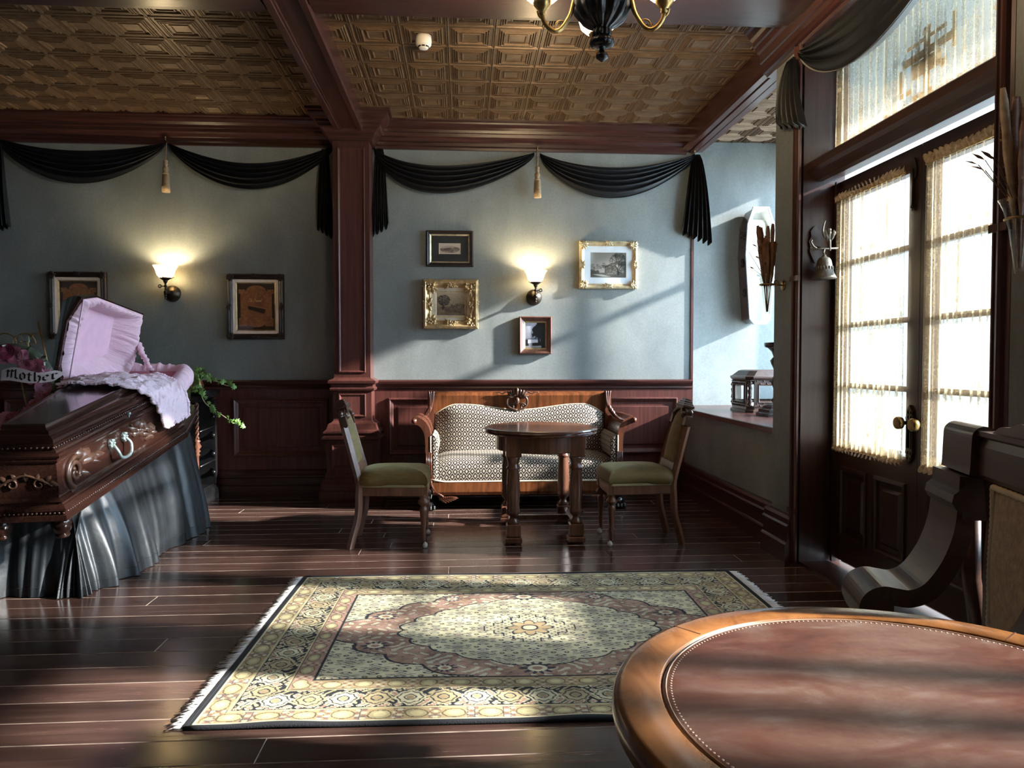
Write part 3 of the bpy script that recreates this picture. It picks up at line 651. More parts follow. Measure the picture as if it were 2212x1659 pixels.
wl = MB(); wl.loft([outline(-0.075, w, 1.0) for w in (0.38, 0.30, 0.12)], cap0=False, cap1=False); wl.build('lining_wall', M['rose_pink'], coffin)
bt = MB(); bt.add(outline(-0.072, 0.13, 1.0), [(0, 1, 2, 3, 4, 5)]); bt.build('mattress', M['pink'], coffin)
pw = MB(); pw.grid(lambda u, v: (-0.22 + 0.44 * u, 1.62 + 0.36 * v, 0.14 + 0.11 * (sin(pi * u) * sin(pi * v)) ** 0.45), 18, 14); pw.build('pillow', M['pink'], coffin)

# opened head lid, hinged on the far long side
AL = 1.322
def lidM():
    hx = 0.156; ex = Vector((hx, 1, 0)).normalized()                      # along hinge
    o = Vector((-0.288, 1.25, 0.337)); cs, sn = cos(AL), sin(AL)
    s_ = Vector((cs, 0, sn)); s_ = (s_ - ex * s_.dot(ex)).normalized(); n_ = s_.cross(ex) * -1
    if n_.x > 0: n_ = -n_
    return Matrix(((ex.x, s_.x, n_.x, o.x), (ex.y, s_.y, n_.y, o.y), (ex.z, s_.z, n_.z, o.z), (0, 0, 0, 1)))
LM = lidM()
# outline in lid plane: (along hinge q, away from hinge s)
LO = [(0.02, 0.0), (0.02, 0.20), (0.02, 0.50), (0.02, 0.667), (0.19, 0.665), (0.915, 0.475), (0.92, 0.055), (0.80, 0.0)]; LN = [0.0, 0.062, 0.062, 0.0, 0, 0, 0, 0]; NL = len(LO)
cen = Vector((0.46, 0.32))
def lo(k, n, grow=0.0):
    out = []
    for (q, s_), nz_ in zip(LO, LN):
        d = Vector((q, s_)) - cen; d2 = d * k + d.normalized() * grow
        out.append((cen.x + d2.x, cen.y + d2.y, n + nz_ * max(0.0, 1 - n / 0.12)))
    return out
L1 = MB(); L1.loft([lo(0.965, 0.0), lo(1, 0, 0.012), lo(1, 0.022, 0.016), lo(1, 0.03, 0.004), lo(1, 0.055, 0.0), lo(0.97, 0.07, 0.0), lo(0.93, 0.10, 0.0), lo(0.88, 0.12, 0), lo(0.80, 0.16, 0.0)], M=LM, cap0=False)
hl = L1.build('head_lid', M['coffin_dark'], coffin)
# padded ruched border inside the lid and a smooth pink centre panel
def inner(k, n): return lo(k, n)
LI = [Vector((q, s_)) for q, s_ in LO]
LC = [(0.20, 0.155), (0.20, 0.25), (0.20, 0.45), (0.20, 0.535), (0.30, 0.55), (0.745, 0.435), (0.745, 0.165), (0.66, 0.15)]
pd = MB()
def lidpad(u, v):
    i = (u * NL) % NL; k = int(i); f = i - k; k2 = (k + 1) % NL; P = LI[k].lerp(LI[k2], f); Q = Vector(LC[k]).lerp(Vector(LC[k2]), f)
    nz_ = LN[k] + (LN[k2] - LN[k]) * f; L = (P - LI[0]).length
    R = (cen + (P - cen) * 0.97).lerp(Q, v); bulge = 0.040 * sin(pi * min(1, v * 1.12)) ** 0.7 if v < 0.89 else 0.0
    arc = cum[k] + (cum[k + 1] - cum[k]) * f
    rip = pleat(arc * 48 + 0.7 * sin(v * 5 + arc * 9), v * 3.0 + arc) * sin(pi * min(1, 0.12 + v * .88)) ** .5
    return (R.x, R.y, (nz_ * (1 - v) + 0.125 * v ** 1.5 - bulge) - 0.001 + 0.0075 * rip)
cum = [0.0]
for k in range(NL): cum.append(cum[-1] + (LI[(k + 1) % NL] - LI[k]).length)
pd.grid(lidpad, 1040, 12, closeu=True, M=LM, uvfn=lambda u, v: (u * 2.6, v * 0.25)); pd.build('lid_lining', M['ruche'], hl)
pp_ = MB(); pp_.add([(q, s_, 0.122) for q, s_ in LC], [tuple(range(NL))], M=LM); pp_.build('lid_panel', M['pink'], hl)
pipi = MB(); pipi.tube([(p[0], p[1], -0.003) for p in lo(0.972, 0)], 0.005, 6, closed=True, M=LM); pipi.build('piping', M['pink'], hl)
# twisted fabric stay from the lid to the lining roll
st = MB(); A_ = LM @ Vector((0.905, 0.25, -0.01)); B_ = Vector((0.045, 1.98, 0.40)); path = []
for i in range(25):
    t = i / 24; P = A_.lerp(B_, t); path.append(P + Vector((0.004 * sin(14 * t), 0, 0.012 * sin(pi * t) - 0.02 * sin(pi * t))))
st.tube(path, [0.022 - 0.006 * (i / 24) + 0.005 * sin(i * 1.9) for i in range(25)], 8); st.build('lid_stay', M['ruche'], coffin)

# shirred pink throw laid over the closed half
throw = thing('coffin_throw', 'shirred pale pink throw draped over the coffin side', 'throw', (-2.119, 3.75, Z0C), (TILT, 0, HEAD))
tw_ = MB(); PS = [(0.0, -0.20, 0.494, None), (0.2, -0.05, 0.506, None), (0.38, 0.12, 0.503, None), (0.46, 0.195, 0.493, None), (0.54, 0.245, 0.463, None), (0.62, None, 0.418, 0.022), (0.72, None, 0.345, 0.052), (0.86, None, 0.255, 0.062), (1.0, None, 0.165, 0.058)]
def thr(u, v):
    # u across the coffin, v along it
    for k in range(len(PS) - 1):
        if u <= PS[k + 1][0] + 1e-9: break
    a, c = PS[k], PS[k + 1]; f = (u - a[0]) / (c[0] - a[0])
    ln = 0.965 - 0.03 * min(1, u / 0.4) + max(0, u - 0.45) / 0.55 * 0.225; lf = 1.36 + 0.08 * min(1, u / 0.4) + max(0, u - 0.4) / 0.6 * 0.11
    l = ln + (lf - ln) * v
    va = a[1] if a[1] is not None else hb(l) + a[3]; vc = c[1] if c[1] is not None else hb(l) + c[3]
    x = va + (vc - va) * f; w = a[2] + (c[2] - a[2]) * f
    rip = 0.0085 * pleat(l * 50 + 1.5 * sin(u * 9), u * 24) + 0.003 * sin(14 * l + 9 * u)
    drop = 0.0
    if l > LJ and x < hb(l) - 0.06: drop = 0.03 * min(1, (l - LJ) / 0.1) * min(1, (hb(l) - 0.06 - x) / 0.1)
    return (x + rip * 0.3, l, w + rip - drop)
tw_.grid(thr, 230, 130, uvfn=lambda u, v: (u * 0.9, v * 0.5))
tw_.build('cloth', M['throw'], throw)
fu = MB()
for v0 in (0.0, 1.0):                                # gathered furry hem on both long edges
    pts = [Vector(thr(i / 90, v0)) for i in range(91)]
    for i, P in enumerate(pts):
        fu.ball((P.x, P.y, P.z - 0.002), 0.010 + 0.004 * random.random(), 6, 4, sc=(1.1, 1.2, 0.8))
pts = [Vector(thr(1.0, i / 50)) for i in range(51)]
for P in pts: fu.ball((P.x, P.y, P.z), 0.009, 6, 4)
fu.build('gathered_hem', M['throw'], throw)['kind'] = 'stuff'

# bier with a pleated black satin skirt
M['satin_skirt'] = plain('black_satin', (0.010, 0.013, 0.016), 0.42, 0.0, 0.35, 9, 0.5, 16, spec=0.5, sheen=0.05)
bier = thing('draped_bier', 'bier hidden behind a pleated black satin skirt under the coffin', 'bier', (-2.19, 4.75, 0))
corners = [(-0.36, -0.83), (0.12, -0.86), (0.255, -0.78), (0.33, -0.10), (0.27, 0.86), (-0.25, 0.88), (-0.42, -0.1)]
cp = smooth_path([(x, y, 0) for x, y in corners], 60, closed=True); nc = len(cp)
rn = random.Random(4); foldp = [(rn.uniform(0.5, 1.0), rn.uniform(0, 6.28)) for _ in range(9)]
def sk(u, v):
    i = u * nc; k = int(i) % nc; P = cp[k].lerp(cp[(k + 1) % nc], i - int(i)); t = (cp[(k + 2) % nc] - cp[k - 1]).normalized(); o = Vector((t.y, -t.x, 0))
    ztop = 0.436 + (P.y + 0.9) * 0.158
    fold = 0.040 * pleat(u * 50, 0.6 + 0.5 * v) + 0.018 * pleat(u * 120 + 30, 1.2 + 0.6 * v)
    amp = 0.15 + 0.85 * (1 - v)
    drift = 0.010 * sin(2 * pi * 9 * u + 4 * (1 - v))
    z = ztop * v + 0.004
    return P + o * (fold * amp + drift * (1 - v) + 0.02 * (1 - v) - 0.10 * v ** 1.5) + Vector((0, 0, z))
sm_ = MB(); sm_.grid(sk, 900, 14, closeu=True); sm_.build('skirt', M['satin_skirt'], bier)
hm = MB(); hm.tube([Vector(sk(i / 700, 0.10)) + Vector((0, 0, 0)) for i in range(700)], 0.0018, 4, closed=True); hm.build('hem_stitching', M['satin_skirt'], bier)
tp = MB(); tp.loft([[Vector((p.x * 0.6, p.y * 0.85, 0.40 + (p.y + 0.9) * 0.158)) for p in cp[::6]], [Vector((p.x * 0.6, p.y * 0.85, 0.434 + (p.y + 0.9) * 0.158)) for p in cp[::6]]]); tp.build('platform', M['subfloor'], bier)
# ------------------------------------------------------------------ wreath with ribbon on a gilt easel
M['gilt_wire'] = metal('gilt_wire', (0.55, 0.40, 0.20), 0.35)
M['leaf_dark'] = plain('grey_green_leaf', (0.06, 0.085, 0.055), 0.55, var=0.5, scale=9)
M['leaf_pale'] = plain('silvery_leaf', (0.34, 0.36, 0.30), 0.6, var=0.3)
M['petal_a'] = plain('dusty_rose_petal', (0.50, 0.14, 0.22), 0.6, var=0.4, scale=30, sheen=0.3)
M['petal_b'] = plain('plum_petal', (0.24, 0.035, 0.085), 0.6, var=0.4, scale=30)
M['petal_c'] = plain('mauve_pink_petal', (0.62, 0.26, 0.38), 0.6, var=0.4, scale=30, sheen=0.3)
M['petal_d'] = plain('coral_petal', (0.62, 0.22, 0.15), 0.6, var=0.3, scale=30)
M['ribbon'] = plain('pale_pink_ribbon', (0.78, 0.66, 0.66), 0.5, var=0.05)
M['ink'] = plain('black_ink', (0.006, 0.005, 0.006), 0.6)
easel = thing('wire_easel', 'gilt wire easel with scrollwork top behind the flower wreath', 'easel', (-2.80, 4.86, 0.096))
ez = MB()
for q in (-1, 1): ez.tube([(q * 0.143, 0, 1.47), (q * 0.198, 0, 1.2), (q * 0.19, 0, 0.9), (q * 0.14, -0.02, -0.104)], 0.0065, 6)
ez.build('leg', M['gilt_wire'], easel); ez = MB()
ez.tube([(0, 0.0, 1.2), (0, 0.42, -0.104)], 0.0065, 6); ez.build('leg', M['gilt_wire'], easel)
ez = MB(); ez.tube([(-0.195, 0, 1.225), (0.195, 0, 1.225)], 0.005, 6)
for cx_, a0, tr_ in ((-0.075, 0.2, 1.0), (0.05, 0.0, 0.62), (0.15, 1.5, 0.55)):
    ez.tube([(cx_ + 0.075 * cos(a0 + 2 * pi * tr_ * i / 26), 0, 1.315 + 0.075 * sin(a0 + 2 * pi * tr_ * i / 26)) for i in range(27)], 0.005, 6)
ez.tube([(0.05 + 0.018 * cos(2 * pi * i / 14), 0, 1.318 + 0.018 * sin(2 * pi * i / 14)) for i in range(14)], 0.004, 6, closed=True)
for k in range(10): ez.tube([(0.05 + 0.018 * cos(k * .628), 0, 1.318 + 0.018 * sin(k * .628)), (0.05 + 0.07 * cos(k * .628), 0, 1.318 + 0.07 * sin(k * .628))], 0.0012, 4)
ez.build('scrollwork', M['gilt_wire'], easel); easel.scale = (0.92, 0.92, 0.92)
wreath = thing('flower_wreath', 'round wreath of pink and plum flowers with a lettered ribbon', 'wreath', (-2.81, 4.785, 1.034), (radians(-8), 0, 0)); wreath.scale = (0.92, 0.92, 0.92)
rg = MB(); rg.tube([(0.255 * cos(2 * pi * i / 40), 0, 0.255 * sin(2 * pi * i / 40)) for i in range(40)], 0.05, 10, closed=True); rg.build('ring', M['leaf_dark'], wreath)
def petal_cup(mb, r, z, n, open_, tw, Mx):
    for k in range(n):
        a0 = 2 * pi * k / n + tw
        def fn(u, v):
            a = a0 + (u - 0.5) * 2 * pi / n * 1.5; rr = r * (0.35 + 0.65 * v) + open_ * v * v; return (rr * cos(a), rr * sin(a), z + r * 0.9 * v * (1 - 0.35 * open_ / r * v) - r * 0.12 * (2 * u - 1) ** 2 * v)
        mb.grid(fn, 4, 3, M=Mx)
def rose_mesh(mat):
    m = MB(); I = Matrix.Identity(4)
    petal_cup(m, 0.012, 0.012, 3, 0.001, 0, I); petal_cup(m, 0.020, 0.008, 4, 0.004, 0.6, I); petal_cup(m, 0.029, 0.004, 5, 0.010, 0.2, I); petal_cup(m, 0.036, 0.0, 6, 0.022, 0.5, I)
    return m.mesh('rose', mat)
def mum_mesh(mat):
    m = MB()
    for ring, (n, el) in enumerate(((7, 78), (10, 58), (13, 38), (15, 18), (15, 0))):
        for k in range(n):
            a = 2 * pi * (k + ring * .5) / n; e = radians(el); L = 0.036 + 0.004 * ring; w = 0.006
            d = Vector((cos(a) * cos(e), sin(a) * cos(e), sin(e))); t = Vector((-sin(a), cos(a), 0)); n_ = d.cross(t)
            m.add([d * 0.008, d * L * .6 + t * w, d * L + n_ * -0.004, d * L * .6 - t * w], [(0, 1, 2, 3)], True)
    m.ball((0, 0, 0.006), 0.014, 8, 6); return m.mesh('chrysanthemum', mat)
def leaf_mesh(mat, L=0.06, w=0.016):
    m = MB(); m.grid(lambda u, v: ((u - .5) * 2 * w * sin(pi * (0.08 + 0.92 * v)) ** 0.8, 0.006 * abs(u - .5) * 2 + 0.01 * v * v, L * v), 4, 6); return m.mesh('leaf', mat)
roses = [rose_mesh(M[k]) for k in ('petal_a', 'petal_b', 'petal_c')]; mums = [mum_mesh(M[k]) for k in ('petal_a', 'petal_c', 'petal_d')]; lvs = [leaf_mesh(M['leaf_dark']), leaf_mesh(M['leaf_pale'])]
rw = random.Random(11)
def put(name, me, par, p, d, s=1.0, roll=0.0):
    o = bpy.data.objects.new(name, me); COL.objects.link(o); o.parent = par
    o.matrix_local = Matrix.Translation(p) @ Vector(d).to_track_quat('Z', 'Y').to_matrix().to_4x4() @ RZ(roll) @ Matrix.Scale(s, 4); return o
for i in range(52):
    a = 2 * pi * i / 52 + rw.uniform(-.06, .06); rr = 0.255 + rw.uniform(-0.055, 0.06); p = (rr * cos(a), -0.045 - rw.uniform(0, .02), rr * sin(a)); d = (cos(a) * (rr - .255) * 6, -1, sin(a) * (rr - .255) * 6 + 0.15)
    if rw.random() < 0.55: put('rose', rw.choice(roses), wreath, p, d, rw.uniform(0.6, 0.95), rw.uniform(0, 6))
    else: put('chrysanthemum', rw.choice(mums), wreath, p, d, rw.uniform(0.8, 1.35), rw.uniform(0, 6))
for i in range(110):
    a = rw.uniform(0, 2 * pi); rr = 0.255 + rw.uniform(-0.07, 0.08); p = (rr * cos(a), -rw.uniform(0.0, 0.055), rr * sin(a))
    put('leaf', lvs[rw.random() < 0.35], wreath, p, (cos(a) * rw.uniform(-.5, 1), rw.uniform(-1, 0.1), sin(a) * rw.uniform(-.5, 1) + rw.uniform(-.4, .4)), rw.uniform(0.5, 1.1), rw.uniform(0, 6))
# ribbon: surface point at (u along, v up)
def rib(u, v, off=0.0):
    x = 0.027 + 0.395 * u; zc = 0.066 + 0.018 * sin(2 * pi * (u * 0.95 + 0.12)) + 0.02 * u - 0.012
    hgt = 0.048 * (1 - 0.85 * max(0, (u - 0.86) / 0.14) ** 1.5) * (0.75 + 0.25 * sin(pi * min(1, u * 1.6)))
    return (x, -0.135 - 0.03 * sin(pi * u) - off, zc + hgt * (2 * v - 1) * 0.95)
rb_ = MB(); rb_.grid(lambda u, v: rib(u, v), 40, 6); rb_.build('ribbon', M['ribbon'], wreath)
GL = {'M': (1.62, [[(0.02, 1.02), (0.22, 1.28), (0.30, 1.22)], [(0.30, 1.25), (0.31, 0.18), (0.10, 0.0)], [(0.30, 1.15), (0.54, 0.98), (0.76, 1.25)], [(0.76, 1.22), (0.76, 0.14), (0.62, 0.0)], [(0.76, 1.15), (1.00, 0.98), (1.20, 1.28)], [(1.20, 1.22), (1.22, 0.2), (1.46, 0.04)]]),
      'o': (0.80, [[(0.12, 0.78), (0.12, 0.25), (0.36, 0.02)], [(0.12, 0.78), (0.36, 1.0), (0.62, 0.76), (0.62, 0.24), (0.36, 0.02)]]),
      't': (0.68, [[(0.28, 1.22), (0.26, 0.22), (0.42, 0.02), (0.58, 0.14)], [(0.04, 0.92), (0.56, 0.95)]]),
      'h': (0.90, [[(0.16, 1.5), (0.20, 0.12), (0.34, 0.0)], [(0.2, 0.78), (0.5, 1.0), (0.70, 0.74), (0.68, 0.15), (0.48, -0.28)]]),
      'e': (0.78, [[(0.12, 0.76), (0.12, 0.25), (0.36, 0.02), (0.62, 0.18)], [(0.12, 0.76), (0.38, 1.0), (0.60, 0.74), (0.18, 0.50)]]),
      'r': (0.72, [[(0.05, 0.92), (0.2, 1.0), (0.22, 0.15), (0.38, 0.0)], [(0.22, 0.8), (0.46, 1.0), (0.64, 0.84)]])}
lt = MB(); xc = 0.0; tot = sum(GL[c][0] for c in 'Mother'); nb = Vector((cos(radians(38)), sin(radians(38)))) * 0.125
for ch in 'Mother':
    adv, strokes = GL[ch]
    for st_ in strokes:
        for i in range(len(st_) - 1):
            a, c = Vector(st_[i]), Vector(st_[i + 1]); nseg = 3
            for k in range(nseg):
                p0, p1 = a.lerp(c, k / nseg), a.lerp(c, (k + 1) / nseg); q = []
                for P in (p0 - nb, p0 + nb, p1 + nb, p1 - nb): q.append(rib(0.075 + 0.85 * (xc + P.x) / tot, 0.17 + 0.54 * P.y, 0.002))
                lt.add(q, [(0, 1, 2, 3)])
    xc += adv
lt.build('lettering', M['ink'], wreath)

# ------------------------------------------------------------------ carved black pedestal with trailing ivy
M['ebony'] = plain('ebonised_wood', (0.012, 0.012, 0.013), 0.22, var=0.4, spec=0.6)
M['turned'] = wood('turned_reddish_wood', (0.045, 0.018, 0.011), (0.14, 0.055, 0.032), 0.28, 'z', 30, 4)
ped = thing('carved_pedestal', 'ebonised carved pedestal stand with twisted columns by the wainscot', 'pedestal', (-2.36, 6.38, 0))
pb = MB(); L_ = lambda d, z: [(-0.235 + d, -0.235 + d, z), (0.235 - d, -0.235 + d, z), (0.235 - d, 0.235 - d, z), (-0.235 + d, 0.235 - d, z)]
pb.loft([L_(0, 0), L_(0, 0.10), L_(0.012, 0.112), L_(0.014, 0.125), L_(0.03, 0.135), L_(0.03, 0.14)]); pb.build('plinth', M['ebony'], ped)
tp_ = MB(); tp_.loft([L_(0.05, 0.86), L_(0.04, 0.875), L_(0.02, 0.89), L_(0.012, 0.90), L_(-0.004, 0.915), L_(-0.008, 0.935), L_(0.0, 0.95)]); tp_.build('top', M['ebony'], ped)
for q in (-1, 1):
    cm = MB(); Mx = T(q * 0.185, -0.175, 0)
    cm.lathe([(0.030, 0.14), (0.034, 0.16), (0.022, 0.175), (0.026, 0.20), (0.015, 0.215), (0.015, 0.42), (0.026, 0.43), (0.014, 0.445), (0.030, 0.46), (0.018, 0.475), (0.036, 0.50), (0.020, 0.53), (0.030, 0.545), (0.014, 0.56)], 16, M=Mx)
    for ph in (0, pi): cm.tube([(q * 0.185 + 0.010 * cos(ph + i * 0.55), -0.175 + 0.010 * sin(ph + i * 0.55), 0.56 + i * 0.0078) for i in range(39)], 0.010, 7)
    cm.build('twisted_column', M['turned'], ped)
    for k in range(8): pass
    bk = MB(); Mx = T(q * 0.205, 0.19, 0)
    bk.box(-0.014, 0.014, -0.02, 0.03, 0.14, 0.87, M=Mx)
    for zc_ in (0.24, 0.40, 0.56, 0.72, 0.82):
        for k in range(7):
            leaf_shape(bk, q * 0.0, zc_ + k * 0.012 - 0.04, (1.2 if k % 2 else 2.2) + 0.25 * k, 0.055, 0.016, Mx @ T(0, -0.02, 0) @ RZ(-q * 0.9), 0.014)
        bk.ball((0, -0.03, zc_), 0.02, 8, 6, M=Mx)
    for zc_ in (0.33, 0.62): bk.tube([(q * 0.2, -0.15, zc_), (q * 0.2, 0.18, zc_ + 0.012)], 0.006, 6)
    bk.build('carved_post', M['ebony'], ped)
sh = MB(); sh.box(-0.19, 0.19, 0.17, 0.20, 0.14, 0.87); sh.build('back_panel', M['ebony'], ped)
ivy = thing('potted_ivy', 'trailing green ivy in a copper pot on the black pedestal', 'plant', (-2.24, 6.30, 0.951))
M['copper'] = metal('copper_pot', (0.60, 0.28, 0.12), 0.35, 0.15)
po = MB(); po.lathe([(0.05, 0.0), (0.085, 0.02), (0.092, 0.05), (0.075, 0.085), (0.082, 0.095), (0.07, 0.096), (0.06, 0.07)], 18); po.build('pot', M['copper'], ivy)
M['ivy'] = plain('ivy_leaf', (0.14, 0.27, 0.06), 0.4, var=0.45, scale=14)
M['stem'] = plain('ivy_stem', (0.42, 0.40, 0.24), 0.6)
il = MB(); pts_ = [(0, 0), (0.018, -0.006), (0.030, 0.008), (0.020, 0.016), (0.024, 0.034), (0.010, 0.030), (0, 0.052)]
ol = pts_ + [(-x, y) for x, y in pts_[-2:0:-1]]; il.add([(0, 0.022, 0.006)] + [(x, y, 0.0) for x, y in ol], [(0, i + 1, (i + 1) % len(ol) + 1) for i in range(len(ol))], False)
ilm = il.mesh('ivy_leaf', M['ivy']); ri = random.Random(5)
vines = [[(0.03, -0.02, 0.09), (0.10, -0.12, 0.15), (0.20, -0.2, 0.12), (0.32, -0.2, 0.06), (0.42, -0.2, 0.035)],
         [(0.05, -0.05, 0.09), (0.12, -0.18, 0.02), (0.18, -0.23, -0.085), (0.27, -0.24, -0.15), (0.36, -0.24, -0.215), (0.44, -0.24, -0.262), (0.485, -0.24, -0.265)],
         [(-0.02, -0.04, 0.09), (0.04, -0.13, 0.13), (0.09, -0.16, 0.10), (0.10, -0.19, 0.02)], [(0, 0, 0.09), (-0.08, -0.1, 0.14), (-0.14, -0.12, 0.08)], [(0, 0.02, 0.09), (0.06, -0.04, 0.16), (0.14, -0.1, 0.14)]]
for vi, vn in enumerate(vines):
    pth = smooth_path(vn, 6); MB().tube(pth, [0.0045 - 0.002 * i / len(pth) for i in range(len(pth))], 5).build('vine', M['stem'], ivy)
    step = 2 if vi == 1 else 1
    for i in range(1, len(pth), step):
        for rep in range(1 if vi < 2 else 2):
            if vi == 0 and i > 16 and i % 2: continue
            put('ivy_leaf', ilm, ivy, pth[i] + Vector((ri.uniform(-.012, .012), ri.uniform(-.02, .005), ri.uniform(-.01, .02))), (ri.uniform(-.6, .6), -1, ri.uniform(-.2, .7)), ri.uniform(0.55, 1.05), ri.uniform(0, 6.28))

# ------------------------------------------------------------------ painted pictures (flat art) as vertex colours
def s2l(a): return np.where(a <= 0.04045, a / 12.92, ((a + 0.055) / 1.055) ** 2.4)
def vnoise(h, w, cells, seed, octv=4):
    r = np.random.RandomState(seed); out = np.zeros((h, w)); amp = 1.0; tot = 0
    for o in range(octv):
        n = cells * 2 ** o; g = r.rand(n + 2, n + 2); y = np.linspace(0, n, h, endpoint=False); x = np.linspace(0, n, w, endpoint=False)
        yi = y.astype(int); xi = x.astype(int); fy = (y - yi)[:, None]; fx = (x - xi)[None]; fy = fy * fy * (3 - 2 * fy); fx = fx * fx * (3 - 2 * fx)
        a = g[yi][:, xi]; b2 = g[yi][:, xi + 1]; c2 = g[yi + 1][:, xi]; d2 = g[yi + 1][:, xi + 1]
        out += amp * ((a * (1 - fx) + b2 * fx) * (1 - fy) + (c2 * (1 - fx) + d2 * fx) * fy); tot += amp; amp *= 0.5
    return out / tot
def seg(img, p0, p1, wid, col, al=1.0):
    h, w, _ = img.shape; x0 = max(0, int(min(p0[0], p1[0]) - wid - 2)); x1 = min(w, int(max(p0[0], p1[0]) + wid + 3)); y0 = max(0, int(min(p0[1], p1[1]) - wid - 2)); y1 = min(h, int(max(p0[1], p1[1]) + wid + 3))
    if x1 <= x0 or y1 <= y0: return
    Y, X = np.mgrid[y0:y1, x0:x1]; d = np.array(p1, float) - p0; L2 = max(1e-6, d @ d); t = np.clip(((X - p0[0]) * d[0] + (Y - p0[1]) * d[1]) / L2, 0, 1)
    ds = np.hypot(X - p0[0] - t * d[0], Y - p0[1] - t * d[1]); m = np.clip(wid / 2 + 0.5 - ds, 0, 1)[..., None] * al
    img[y0:y1, x0:x1] = img[y0:y1, x0:x1] * (1 - m) + np.array(col) * m
def tree_draw(img, p, ang_, L, wid, col, rnd, depth=7, spread=0.5):
    if depth == 0 or L < 1: return
    q = (p[0] + L * math.cos(ang_), p[1] - L * math.sin(ang_)); seg(img, p, q, wid, col)
    for k in range(2 if rnd.random() < 0.8 else 3): tree_draw(img, q, ang_ + rnd.uniform(-spread, spread) * 1.3 + (k - .5) * 0.35, L * rnd.uniform(0.68, 0.88), wid * 0.68, col, rnd, depth - 1, spread)
def raster(name, img, x0, x1, z0, z1, y, parent, rough=0.6, coat=0.0):
    h, w, _ = img.shape; me = bpy.data.meshes.new(name)
    X, Z = np.meshgrid(np.linspace(x0, x1, w), np.linspace(z1, z0, h)); co = np.stack([X, np.full_like(X, y), Z], -1).reshape(-1, 3).astype(np.float32)
    idx = np.arange(h * w).reshape(h, w); f = np.stack([idx[:-1, :-1], idx[1:, :-1], idx[1:, 1:], idx[:-1, 1:]], -1).reshape(-1, 4)
    me.vertices.add(len(co)); me.vertices.foreach_set('co', co.ravel()); me.loops.add(f.size); me.loops.foreach_set('vertex_index', f.ravel().astype(np.int32))
    me.polygons.add(len(f)); me.polygons.foreach_set('loop_start', np.arange(0, f.size, 4, dtype=np.int32)); me.update(calc_edges=True)
    at = me.color_attributes.new('paint', 'FLOAT_COLOR', 'POINT'); c = np.concatenate([s2l(np.clip(img, 0, 1)).reshape(-1, 3), np.ones((h * w, 1))], 1).astype(np.float32); at.data.foreach_set('color', c.ravel())
    m, nt, b = nmat(name + '_print'); a = N(nt, 'ShaderNodeVertexColor'); a.layer_name = 'paint'; nt.links.new(a.outputs['Color'], b.inputs['Base Color']); b.inputs['Roughness'].default_value = rough
    if coat: b.inputs['Coat Weight'].default_value = coat; b.inputs['Coat Roughness'].default_value = 0.05
    me.materials.append(m); o = bpy.data.objects.new(name, me); COL.objects.link(o); o.parent = parent; return o
